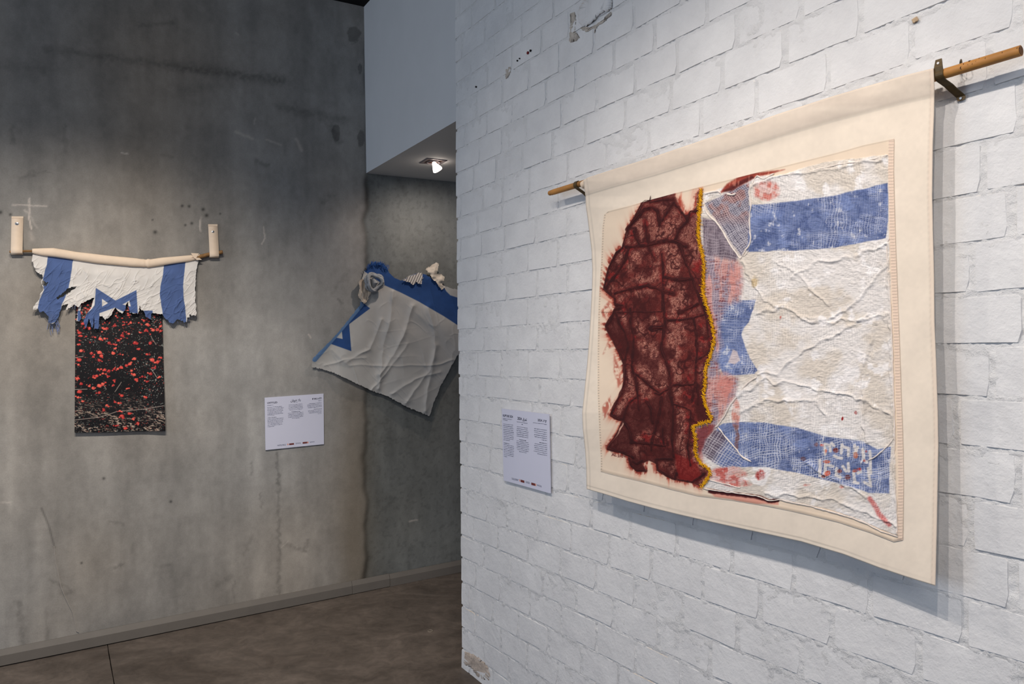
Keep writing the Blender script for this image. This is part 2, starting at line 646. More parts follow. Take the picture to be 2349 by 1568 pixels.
# white plaster scars
for line, w_, st in (([(67, 455), (68, 475), (67, 500), (72, 524)], 2.0, .75), ([(28, 470), (68, 471), (108, 473)], 1.6, .55), ([(68, 490), (80, 515), (86, 522)], 2.5, .25), ([(57, 482), (62, 487)], 3, .5),
                     ([(604, 520), (608, 545), (600, 560)], 1.5, .5), ([(540, 302), (580, 318)], 3, .3), ([(610, 320), (645, 332)], 2.5, .3), ([(680, 320), (692, 345)], 4, .35), ([(278, 350), (294, 353)], 1.3, .7),
                     ([(458, 505), (460, 530)], 1.6, .6), ([(70, 535), (74, 548)], 6, .3), ([(462, 498), (458, 520)], 2, .3), ([(0, 1152), (26, 1152)], 1.6, .4), ([(645, 1255), (662, 1240)], 1.2, .3),
                     ([(583, 284), (585, 272)], 2, .3), ([(540, 75), (548, 80)], 1.5, .3), ([(708, 766), (712, 774)], 1.6, .5), ([(940, 1196), (958, 1192)], 2, .5)):
    d = segdist(px + 3 * (fbm(px / 5, py / 5, 2, 81) - .5), py + 3 * (fbm(px / 5, py / 5, 2, 83) - .5), line)
    col = mixc(col, np.array([222, 208, 196]), st * np.exp(-(d / w_) ** 2))
# the long crack at lower left
crack = [(95, 1165), (112, 1205), (125, 1255)]
col *= (1 - .22 * np.exp(-(segdist(px, py, crack) / 2.2) ** 2))[..., None]
for hx, hy, r in ((418, 472, 3), (434, 473, 3), (466, 480, 3.5), (474, 494, 4), (425, 516, 2.5), (440, 512, 3), (356, 532, 4), (350, 504, 2), (187, 1291, 2.5), (24, 492, 3), (1, 487, 4), (505, 490, 2), (392, 1150, 3), (238, 1097, 3)):
    col *= (1 - .5 * np.exp(-(np.hypot(px - hx, py - hy) / r) ** 2))[..., None]
relief = 0.006 * (fbm(SS * 2.5, ZZ * 1.2, 4, 91) - .5) - 0.006 * bay + 0.0006 * (fbm(SS * 40, ZZ * 40, 2, 95) - .5) * bay
P = P + relief[..., None] * LN
f = orient(P, grid_faces(*SS.shape), LN)
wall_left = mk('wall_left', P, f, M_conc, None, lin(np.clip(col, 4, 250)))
wall_left['kind'] = 'structure'
tag(wall_left, 'grey concrete wall with trowel marks behind the torn flags')
# thin loose string of filler, standing in relief
st = smooth_line([(124, 1252), (128, 1290), (135, 1322), (140, 1345), (150, 1370), (161, 1393), (167, 1405), (172, 1425), (176, 1447), (181, 1449)], 6)
m = MB()
m.tube(Lpt(st[:, 0], st[:, 1], 0.003), 0.0013, 5)
o = m.build('loose_thread', plain_mat('pale_thread', (168, 160, 152), 0.9, 0.1), None)
tag(o, 'thin pale curved thread stuck on concrete wall above the skirting, far left', 'thread')


# ------------------------------------------------------------------ skirting along the concrete wall
def s_at(px_, py_):
    return float((Lpt(np.array(float(px_)), np.array(float(py_))) - LP) @ LD)


def board(sa, sb, lift_a, lift_b, name, parent):
    """profile in (off, z): flat face with a chamfered top"""
    prof = [(0.0, 0.0), (0.016, 0.0), (0.016, 0.043), (0.004, 0.0665), (0.0, 0.0665)]
    m = MB()
    n_ = len(prof)
    V = []
    for s, l in ((sa, lift_a), (sb, lift_b)):
        for o_, z in prof:
            V.append(Lsz(np.array(s), np.array(z + l), np.array(o_ + 0.001)))
    F_ = [tuple(range(n_)), tuple(range(2 * n_ - 1, n_ - 1, -1))]
    for i in range(n_):
        k = (i + 1) % n_
        F_.append((i, i + n_, k + n_, k))
    m.add(V, F_)
    o = m.build(name, M_base, parent, False)
    bm = bmesh.new()
    bm.from_mesh(o.data)
    bmesh.ops.recalc_face_normals(bm, faces=bm.faces)
    bm.to_mesh(o.data)
    bm.free()
    return o


sj1, sj2, sj3 = s_at(806, 1344), s_at(892, 1326), s_at(1030, 1290)
bb = board(S0 - 1.5, sj1 - 0.001, 0.0075, 0.004, 'baseboard_left', None)
bb['kind'] = 'structure'
board(sj1 + 0.0005, sj2 - 0.001, 0.0035, 0.003, 'board', bb)
board(sj2 + 0.001, S0 + 4.5, 0.001, 0.0, 'board', bb)

# ------------------------------------------------------------------ brick wall
YL = [-110, -59, -8, 44, 92, 145, 193, 242, 299, 346, 399, 452, 502, 550, 599, 651, 704, 757, 806, 860, 905, 961, 1011, 1064, 1117, 1174, 1224, 1276, 1332, 1386, 1436, 1485, 1536]
YL = {k - 3: y for k, y in enumerate(YL)}
RFIX = {9: 56, 10: 180, 11: 302, 12: 424, 13: 540, 14: 664, 15: 786, 16: 913, 17: 1036, 18: 1160, 19: 1284, 20: 1405, 21: 1522}
XE = np.array([[-200, 1043], [0, 1045], [400, 1047], [700, 1050], [850, 1053], [1100, 1057], [1300, 1059], [1480, 1060], [1600, 1061]], float)


def YR(k):
    return RFIX.get(k, 788 + 122 * (k - 15))


def edge_x(y):
    return np.interp(y, XE[:, 0], XE[:, 1])


KMIN, KMAX = -3, 29


def joint_sz(k):
    """joint k as a line z = a + b s in the wall"""
    yl = YL[k]
    xl = float(edge_x(yl))
    A = Bpt(xl, yl) - BP
    Bq = Bpt(2349.0, YR(k)) - BP
    s0, z0, s1, z1 = A @ BD, A[2], Bq @ BD, Bq[2]
    sl = (z1 - z0) / (s1 - s0)
    return z0 - sl * s0, sl, s0


J = {k: joint_sz(k) for k in range(KMIN, KMAX + 1)}
PERP = {0: [1055.5], 1: [1085, 1137], 2: [1062, 1113, 1176, 1240], 3: [1081, 1136, 1199, 1271], 4: [1074, 1119, 1176, 1244, 1307, 1403],
        5: [1095, 1153, 1215, 1284, 1364, 1455], 6: [1067, 1118, 1176, 1254, 1321, 1409, 1503], 7: [1101, 1152, 1209, 1289, 1369, 1458, 1555, 1690, 1837],
        8: [1088, 1140, 1200, 1269, 1344, 1435, 1540, 1659, 1801, 1977], 9: [1059, 1109, 1154, 1215, 1303, 1392, 1489, 1609, 1738, 1902, 2093, 2337],
        10: [1097, 1153, 1215, 1284], 11: [1058, 1107, 1160, 1231, 1302, 2345], 12: [1097, 1152, 1212, 1281, 2256], 13: [1111, 1165, 1234, 1303, 2322], 14: [1095, 1150, 1211, 1281, 2231],
        15: [1111, 1166, 1234, 1305, 2356], 16: [1097, 1152, 1213, 1287, 2277], 17: [1063, 1114, 1170, 1239, 1313, 2193], 18: [1101, 1152, 1222, 1290, 2335],
        19: [1071, 1129, 1187, 1255, 1322, 2228], 20: [1072, 1125, 1180, 1240, 1303, 2325], 21: [1104, 1183, 1254, 1357, 1447, 1554, 1680, 1822, 1997, 2214],
        22: [1073, 1118, 1164, 1233, 1312, 1398, 1495, 1614, 1745, 1908, 2109, 2341], 23: [1087, 1143, 1212, 1286, 1368, 1459, 1568, 1692, 1841, 2023], 24: [1111, 1172, 1246, 1322, 1409, 1511, 1629],
        25: [1092, 1148, 1216, 1288, 1369, 1459], 26: [1079, 1131, 1190, 1259, 1335], 27: [1092, 1150, 1210, 1280], 28: [1111, 1168], 29: [1079, 1131]}
SMAX = 2.75
ZTOP = CEIL


def s_on_joint(px_, k):
    """s where the course's middle line meets image column px_ (row between k-1 and k)"""
    a1, b1, _ = J[k - 1]
    a2, b2, _ = J[k]
    lo, hi = -0.3, 2.9
    for _ in range(40):
        mid = (lo + hi) / 2
        z = (a1 + a2) / 2 + (b1 + b2) / 2 * mid
        x, _y = proj(Bsz(np.array(mid), np.array(z)))
        if x < px_:
            lo = mid
        else:
            hi = mid
    return (lo + hi) / 2


def brick_mesh(s0, s1, k, first):
    """irregular rounded brick between joints k-1 and k; returns V,F in world"""
    g = lambda a: random.uniform(-a, a)
    a1, b1, _ = J[k - 1]
    a2, b2, _ = J[k]
    jt, jb_ = 0.0030 + abs(g(0.004)), 0.0010 + abs(g(0.0016))
    jl_, jr_ = 0.0025 + abs(g(.0050)), 0.0025 + abs(g(.0050))
    if first:
        jl_ = -0.004 + abs(g(.003))
    sl, sr = s0 + jl_, s1 - jr_
    zt = lambda s: a1 + b1 * s - jt
    zb = lambda s: a2 + b2 * s + jb_
    r = min(random.uniform(.003, .006), (sr - sl) * 0.2)
    w = sr - sl
    pts = []
    for t in (0.0, 0.35, 0.7, 1.0):
        s = sl + r + (w - 2 * r) * t
        pts.append((s, zt(s) + g(0.0016)))
    pts.append((sr - g(.001) - .001, zt(sr) - r * random.uniform(.5, 1.3)))
    for t in (.4, .75):
        pts.append((sr + g(.0012), zt(sr) + (zb(sr) - zt(sr)) * t))
    for t in (1.0, 0.66, 0.3, 0.0):
        s = sl + r * random.uniform(.4, 1) + (w - 2 * r) * t
        pts.append((s, zb(s) + g(0.0012)))
    pts.append((sl + .001, zb(sl) + r * random.uniform(.3, 1.0)))
    pts.append((sl + g(.0012), (zt(sl) + zb(sl)) / 2))
    pts.append((sl + .001, zt(sl) - r * random.uniform(.5, 1.3)))
    pts = np.array(pts)
    c_ = pts.mean(0)
    n_ = len(pts)
    h = 0.0016 + random.uniform(-0.0010, 0.0009)
    tx, tz = g(.005), 0.018 + g(.012)   # most faces lean out a little at the bottom
    dep = lambda p, base: base + tx * (p[0] - c_[0]) - tz * (p[1] - c_[1])
    rings = [(1.0, 0, -0.004), (0, 0.0004, None), (0, 0.0038, None)]
    V = [Bsz(np.array(p[0]), np.array(p[1]), -0.0035) for p in pts]
    ins2 = pts + (c_ - pts) / np.linalg.norm(c_ - pts, axis=1)[:, None] * random.uniform(.0014, .0026)
    V += [Bsz(np.array(p[0]), np.array(p[1]), dep(p, h) + g(.0003)) for p in ins2]
    F_ = []
    for i in range(n_):
        k2 = (i + 1) % n_
        F_.append((i, k2, n_ + k2, n_ + i))
    F_.append(tuple(range(n_, 2 * n_)))
    # orientation
    nn = np.cross(V[n_ + 4] - V[n_], V[n_ + 8] - V[n_])
    if nn @ BN < 0:
        F_ = [t[::-1] for t in F_]
    # clip to the floor
    V = [np.array([v_[0], v_[1], max(v_[2], 0.001)]) for v_ in V]
    return V, F_


rest = MB()
CUTS = {}
nb_ = 0
brick_list = []
for k in range(KMIN + 1, KMAX + 1):
    a1, b1, sL1 = J[k - 1]
    a2, b2, sL2 = J[k]
    sL = (sL1 + sL2) / 2
    known = sorted(s_on_joint(x, k) for x in PERP.get(k, []))
    known = [s for s in known if s > sL + 0.03 and s < SMAX - .05]
    full = 0.190
    if not known:
        known = [sL + (full if k % 2 else full / 2)]
    ss = [sL] + known
    while ss[-1] < SMAX:
        ss.append(ss[-1] + full * random.uniform(.95, 1.05))
    cuts = [ss[0]]
    for a, b_ in zip(ss[:-1], ss[1:]):
        n_ = max(1, int(round((b_ - a) / full)))
        for i in range(1, n_ + 1):
            cuts.append(a + (b_ - a) * i / n_)
    CUTS[k] = cuts
    for i, (a, b_) in enumerate(zip(cuts[:-1], cuts[1:])):
        zc = (a1 + a2) / 2 + (b1 + b2) / 2 * (a + b_) / 2
        if zc > ZTOP + .03 or zc < -0.03:
            continue
        V, F_ = brick_mesh(a, b_, k, i == 0)
        qx, qy = proj(np.array(V))
        vis = qx.max() > 0 and qx.min() < W and qy.max() > 0 and qy.min() < H
        if vis and nb_ < 300:
            brick_list.append((V, F_))
            nb_ += 1
        else:
            rest.add(V, F_)
# backing and mortar: one rough painted sheet with the corner's return
MS = 0.006
s_ = np.concatenate([[0.004], np.arange(0.012, SMAX, MS)])
z_ = np.arange(0, ZTOP + MS, MS)
SS, ZZ = np.meshgrid(s_, z_, indexing='ij')
sedge = np.array([float((Bpt(float(edge_x(y)), float(y)) - BP) @ BD) for y in np.linspace(-150, 1560, 60)])
zedge = np.array([float((Bpt(float(edge_x(y)), float(y)) - BP)[2]) for y in np.linspace(-150, 1560, 60)])
e_of_z = np.interp(ZZ, zedge[::-1], sedge[::-1])
SS = SS + e_of_z * np.exp(-SS / 0.3) + 0.004 * np.exp(-SS / .05)
off = 0.0052 * (fbm(SS * 55, ZZ * 75, 4, 3) - .5) + 0.003 * (fbm(SS * 9, ZZ * 9, 3, 13) - .5) - 0.0002
# crumbs of mortar pressed out along bed and head joints
jm = np.zeros(SS.shape)
for k in range(KMIN, KMAX + 1):
    a1, b1, _ = J[k]
    jm = np.maximum(jm, np.exp(-((ZZ - a1 - b1 * SS + .001) / .0065) ** 2))
    if k in CUTS:
        a0, b0, _ = J[k - 1]
        row = (ZZ < a0 + b0 * SS) & (ZZ > a1 + b1 * SS)
        for cx_ in CUTS[k][1:]:
            near = row & (np.abs(SS - cx_) < .02)
            jm[near] = np.maximum(jm[near], np.exp(-((SS[near] - cx_) / .0075) ** 2))
crumb = fbm(SS * 150, ZZ * 170, 3, 29)
off = off + jm * (.0105 * (crumb - .42) + .0016 * (fbm(SS * 12, ZZ * 12, 2, 31) - .4))
P = Bsz(SS, ZZ, off)
# the corner turns back into the corridor
back = []
for i in range(1, 4):
    back.append(Bsz(SS[0] + 0.002 * i, ZZ[0], -0.09 * i))
P = np.concatenate([np.stack(back[::-1]), P], 0)
f = orient(P, grid_faces(P.shape[0], P.shape[1]), BN)
wall_right = mk('wall_right', P, f, M_mortar)
wall_right['kind'] = 'structure'
tag(wall_right, 'white painted brick wall carrying the cream banner')


for V, F_ in brick_list:
    mk('brick', np.array(V), F_, M_brick, wall_right, None, False)
o = rest.build('bricks', M_brick, wall_right, False)
o['kind'] = 'stuff'


def bdisc(name, pxy, r, mat, parent, off=0.005, depth=0.004):
    c0 = Bpt(float(pxy[0]), float(pxy[1]), off)
    m = MB()
    m.tube([c0 - BN * depth, c0 + BN * 0.0006], r, 10, True)
    return m.build(name, mat, parent)


for x, y, r, mt in ((1210, 121, .0052, M_plug), (1216, 116, .004, M_hole), (1186, 139, .003, M_hole), (1191, 134, .0025, M_hole), (1370, 20, .0045, M_plug), (1338, 44, .0045, M_plug), (1344, 36, .003, M_hole), (1349, 34, .003, M_hole), (1091, 199, .0035, M_hole)):
    bdisc('wall_plug', (x, y), r, mt, wall_right, off=.0065)
# broken plaster round the filled patch near the top
def blob(name, outline, mat, parent, off=0.006, bulge=.003, jit=1.0):
    pts = smooth_line(list(outline) + [outline[0]], 2.0)[:-1]
    pts = pts + np.array([[random.gauss(0, .8), random.gauss(0, .8)] for _ in pts])
    c0 = pts.mean(0)
    rings = []
    for t in (1.0, .93, .6):
        q = c0 + (pts - c0) * t
        rings.append(q)
    V = []
    for t, q in zip((0, 1, 1.25), rings):
        o_ = (off - .006) if t == 0 else off + bulge * (t - 1) * 2
        V += list(Bpt(q[:, 0], q[:, 1], o_ + np.array([random.uniform(-.0008, .0008) if t else 0 for _ in q])))
    n_ = len(pts)
    F_ = []
    for r_ in range(2):
        for i in range(n_):
            k2 = (i + 1) % n_
            F_.append((r_ * n_ + i, r_ * n_ + k2, (r_ + 1) * n_ + k2, (r_ + 1) * n_ + i))
    F_.append(tuple(range(2 * n_, 3 * n_)))
    nn = np.cross(V[2 * n_ + n_ // 3] - V[2 * n_], V[2 * n_ + 2 * n_ // 3] - V[2 * n_])
    if nn @ BN < 0:
        F_ = [t[::-1] for t in F_]
    return mk(name, np.array(V), F_, mat, parent)


blob('bare_plaster', [(1308, 30), (1318, 26), (1322, 50), (1320, 75), (1330, 88), (1318, 98), (1306, 96), (1308, 60)], M_patch, wall_right, .0024, .0002)
blob('bare_plaster', [(1326, 64), (1345, 67), (1372, 53), (1395, 37), (1402, 25), (1405, 32), (1386, 51), (1369, 63), (1364, 76), (1358, 66), (1345, 74)], M_patch, wall_right, .0024, .0002)
blob('plaster_patch', [(1324, 28), (1338, 2), (1352, -16), (1400, -24), (1404, 0), (1402, 20), (1378, 32), (1362, 48), (1344, 60), (1330, 56)], M_brick, wall_right, .0085, .001)
blob('bare_plaster', [(1160, 158), (1170, 152), (1172, 164), (1166, 176), (1159, 180)], M_patch, wall_right, .0026, .0002)
blob('bare_plaster', [(2092, 44), (2104, 38), (2106, 46), (2094, 54)], plain_mat('tan_chip', (190, 165, 135), .9, .2, 80), wall_right, .0055, .001)
blob('bare_plaster', [(1064, 1492), (1090, 1502), (1118, 1526), (1126, 1560), (1100, 1556), (1078, 1530), (1064, 1522)], plain_mat('bare_beige_brick', (186, 172, 160), .9, .2, 40, (70, .9, .006)), wall_right, .0024, .0002)

# rust and damp stain under the rod (yellowed paint)
# ------------------------------------------------------------------ white box over the corridor
A = Lpt(840.0, 397.0)
zb_ = float(A[2])
Bc = Bpt(1046.0, 276.0)
A2, B2 = np.array(A), np.array(Bc)
deepA = A2 + LD * 2.2 - LN * 0.03
A2w = A2 - LN * 0.03
B2w = B2 + BD * 0.012 - BN * 0.004
deepB = B2w + (deepA - A2w)
zs = [float(A[2]), float(Bc[2])]
m = MB()
foot = [A2w, B2w, deepB, deepA]
zbot = [zs[0], zs[1], zs[1], zs[0]]
V = [np.array([p[0], p[1], z]) for p, z in zip(foot, zbot)] + [np.array([p[0], p[1], CEIL + .02]) for p in foot]
m.add(V, [(0, 1, 2, 3), (7, 6, 5, 4), (0, 4, 5, 1), (1, 5, 6, 2), (2, 6, 7, 3), (3, 7, 4, 0)])
box = m.build('wall_back', M_white, None, False)
bm = bmesh.new()
bm.from_mesh(box.data)
bmesh.ops.recalc_face_normals(bm, faces=bm.faces)
bm.to_mesh(box.data)
bm.free()
box['kind'] = 'structure'
tag(box, 'white boxed-in bulkhead above the corridor opening')
# corridor end wall and the back of the brick wall, out of sight
m = MB()
e0 = LP + LD * (S0 + 4.5)
m.quadbox([e0 + UP * 0, e0 + LN * 2.4, e0 + LN * 2.4 + UP * CEIL, e0 + UP * CEIL], -LD, 0.1)
we = m.build('wall_end', M_white, None, False)
we['kind'] = 'structure'


# ------------------------------------------------------------------ downlight in the soffit
def Spt(px_, py_, drop=0.0):
    p0 = np.array([0, 0, zs[0] - drop])
    # soffit slopes by a centimetre or two: use the plane through its corners
    n_ = np.cross(V[1] - V[0], V[3] - V[0])
    n_ /= np.linalg.norm(n_)
    if n_[2] > 0:
        n_ = -n_
    return onplane(np.array(float(px_)), np.array(float(py_)), V[0], n_, drop), n_


fc = [Spt(*p)[0] for p in ((965, 373), (985, 364), (1022, 368), (1004, 375))]
sn = Spt(990, 370)[1]
cen = sum(fc) / 4
dl = empty('downlight', cen, 'square recessed downlight with a tilted glowing bulb in white soffit', 'downlight')
# a square frame with sides taken from the picture's frame
ua = (fc[2] - fc[1])
side = 0.11
ua = ua / np.linalg.norm(ua)
ub = np.cross(sn, ua)
m = MB()
hs = side / 2
for (x0, x1, y0, y1) in ((-hs, hs, -hs, -hs + .014), (-hs, hs, hs - .014, hs), (-hs, -hs + .014, -hs + .014, hs - .014), (hs - .014, hs, -hs + .014, hs - .014)):
    q = [cen + ua * a_ + ub * b_ + sn * 0.004 for a_, b_ in ((x0, y0), (x1, y0), (x1, y1), (x0, y1))]
    m.quadbox(q, sn, 0.005)
m.build('frame', M_lampmetal, dl, False)
m = MB()
ringp = [cen + sn * 0.006 + (ua * math.cos(a_) + ub * math.sin(a_)) * 0.033 for a_ in np.linspace(0, 2 * math.pi, 25)]
m.tube(ringp, 0.004, 6, False, 1.0, sn)
m.build('gimbal_ring', M_lampmetal, dl)
m = MB()
m.quadbox([cen + ua * a_ + ub * b_ + sn * 0.0008 for a_, b_ in ((-.04, -.04), (.04, -.04), (.04, .04), (-.04, .04))], sn, 0.001)
m.build('can', M_knot, dl, False)
# bulb: a reflector cone tilted away, mouth glowing
aim = Lpt(960.0, 760.0) - cen
ax = sn * 0.86 + ub * 0.0
pa = np.array(cen) + sn * 0.004
tiltdir = Spt(1010, 390)[0] - Spt(985, 366)[0]
_e = Bpt(1002.0, 388.0)
mouth_d = onplane(np.array(1002.0), np.array(386.0), cen, np.array([0, 1.0, 0]))
axd = (mouth_d - pa)
axd /= np.linalg.norm(axd)
m = MB()
tt = np.array([0.0, .25, .6, .9, 1.0])
rr = np.array([0.007, .012, .020, .026, .0235])
m.tube([pa + axd * t * 0.050 for t in tt], rr, 18, True, 1.0, ua)
M_glow, nt, b = newmat('bulb_glow', 0.5, (1, 1, 1))
b.inputs['Emission Color'].default_value = (1.0, 0.86, 0.74, 1)
b.inputs['Emission Strength'].default_value = 9.0
m.build('bulb', M_glow, dl)
lampdir = Lpt(1000.0, 900.0)
lp = bpy.data.lights.new('downlight_lamp', 'SPOT')
lp.energy = 15
lp.color = (1.0, .85, .74)
lp.spot_size = math.radians(160)
lp.spot_blend = 1
lp.shadow_soft_size = 0.02
lo = bpy.data.objects.new('downlight_lamp', lp)
C.objects.link(lo)
lo.location = pa + axd * 0.062
lo.rotation_euler = (Vector(lampdir) - Vector(lo.location)).to_track_quat('-Z', 'Y').to_euler()

# ------------------------------------------------------------------ BANNER
BL_ = np.array([(1338, 415), (1343, 450), (1344, 475), (1348, 500), (1352, 533), (1357, 575), (1359, 620), (1358, 660), (1355, 719), (1352, 770), (1346, 844), (1340, 902), (1335.5, 946), (1337, 984), (1342.5, 1035), (1345, 1080), (1345.5, 1121)], float)
BR_ = np.array([(2141, 157), (2143, 200), (2142, 260), (2139, 330), (2137.5, 446), (2140, 560), (2142, 637), (2143, 740), (2147, 840), (2150.5, 938), (2152, 1020), (2150.5, 1096), (2148, 1220), (2145, 1343)], float)
BT_ = np.array([(1338, 415), (1345, 409), (1400, 391), (1500, 360), (1600, 326), (1679, 299), (1800, 257), (1908, 222), (2000, 195), (2080, 172), (2141, 157)], float)
BB_ = np.array([(1345.5, 1121), (1390, 1134), (1438, 1149), (1500, 1166), (1557, 1180), (1640, 1199), (1700, 1212), (1770, 1227), (1838, 1242), (1935, 1271), (2017, 1302), (2080, 1323), (2145, 1343)], float)


def bdepth(x, y):
    """distance of the hanging cloth from the wall (m)"""
    xl = np.interp(y, BL_[:, 1], BL_[:, 0])
    curl = ((1338 + (y - 415) * 0.0142) - xl) / 560.0
    d = 0.052 + curl * np.exp(-np.clip(x - xl, 0, 900) / 150.0)
    xr = np.interp(y, BR_[:, 1], BR_[:, 0])
    d = d + ((2141 + (y - 157) * 0.008) - xr) / 1000.0 * np.exp(-np.clip(xr - x, 0, 900) / 110.0)
    t = sst(200, 700, y - (415 - (x - 1338) * 0.32))
    d = d + 0.0082 * sst(75, 18, y - np.interp(x, BT_[:, 0], BT_[:, 1]))
    d = d - 0.004 * t + 0.014 * sst(250, 780, y - (415 - (x - 1338) * 0.05)) + 0.006 * (fbm(x / 170.0, y / 260.0, 2, 4) - .5) * t
    return d


def resample(c, n, key=0):
    t = np.linspace(0, 1, n)
    k = (c[:, key] - c[0, key]) / (c[-1, key] - c[0, key])
    return np.stack([np.interp(t, k, c[:, 0]), np.interp(t, k, c[:, 1])], -1)


def coons(L, R, T, B, n, m):
    """n columns (u), m rows (v)"""
    Lc, Rc = resample(L, m, 1), resample(R, m, 1)
    Tc, Bc_ = resample(T, n, 0), resample(B, n, 0)
    u = np.linspace(0, 1, n)[:, None, None]
    v = np.linspace(0, 1, m)[None, :, None]
    S = (1 - v) * Tc[:, None] + v * Bc_[:, None] + (1 - u) * Lc[None] + u * Rc[None]
    S = S - ((1 - u) * (1 - v) * Tc[0] + u * (1 - v) * Tc[-1] + (1 - u) * v * Bc_[0] + u * v * Bc_[-1])
    return S[..., 0], S[..., 1]


banner = empty('banner', Bpt(1740.0, 760.0, 0.03), 'large cream cloth banner with red and white gauze flag on white brick wall', 'banner')
X, Y = coons(BL_, BR_, BT_, BB_, 300, 330)
col = np.zeros(X.shape + (3,))
col[:] = (233, 219, 201)
v = 1 + 0.06 * (fbm(X / 60, Y / 60, 4, 2) - .5) + .03 * (fbm(X / 8, Y / 8, 2, 6) - .5)
col *= v[..., None]
u_ = np.linspace(0, 1, 300)[:, None]
v_ = np.linspace(0, 1, 330)[None, :]
XL = np.interp(Y, BL_[:, 1], BL_[:, 0])
XR = np.interp(Y, BR_[:, 1], BR_[:, 0])
YT = np.interp(X, BT_[:, 0], BT_[:, 1])
YB = np.interp(X, BB_[:, 0], BB_[:, 1])
# pocket seam and stitched hems
seamo = 38 + 26 * (X - 1338) / 805
dash = (np.sin(Y * 2.2 + X * .3) > -0.2) * .6 + .4
for dd, w_, st_ in ((np.abs(Y - YT - seamo), 1.6, .14), (np.abs(XR - 9 - X), 1.3, .17 * dash), (np.abs(YB - 9 - Y), 1.3, .14), (np.abs(X - XL - 8), 1.3, .08)):
    col *= (1 - st_ * np.exp(-(dd / w_) ** 2))[..., None]
pk = sst(0, 8, seamo - (Y - YT))
col = mixc(col, col * np.array([.93, .92, .92]), pk * (.6 + .8 * (fbm(X / 120, Y / 12, 3, 17) - .3)))
col = mixc(col, np.array([228, 206, 186]), .5 * sst(12, 7, XR - X))
D = bdepth(X, Y) + 0.0012 * pk + .0014 * (fbm(X / 40 + Y / 90, Y / 70, 3, 19) - .5) * sst(0, 60, Y - YT)
Pc = onplane(X, Y, BP, BN, D)
f = orient(Pc, grid_faces(*X.shape), BN)
o = mk('canvas', Pc, f, M_canvas, banner, lin(np.clip(col, 0, 245)))
sm = o.modifiers.new('thickness', 'SOLIDIFY')
sm.thickness = 0.0016
sm.offset = -1
tag(o, 'cream canvas backing with stitched hems')

# pocket that wraps the rod
RODD = 0.046
m = MB()
ts = np.linspace(0, 1, 60)
tp = resample(BT_, 60, 0)
ctr = onplane(tp[:, 0], tp[:, 1] + 9.0 + 6.3 * ts, BP, BN, np.full(60, RODD))
m.tube(ctr, 0.0125, 16, False, 1.0)
pc = m.build('rod_pocket', M_cloth, banner)

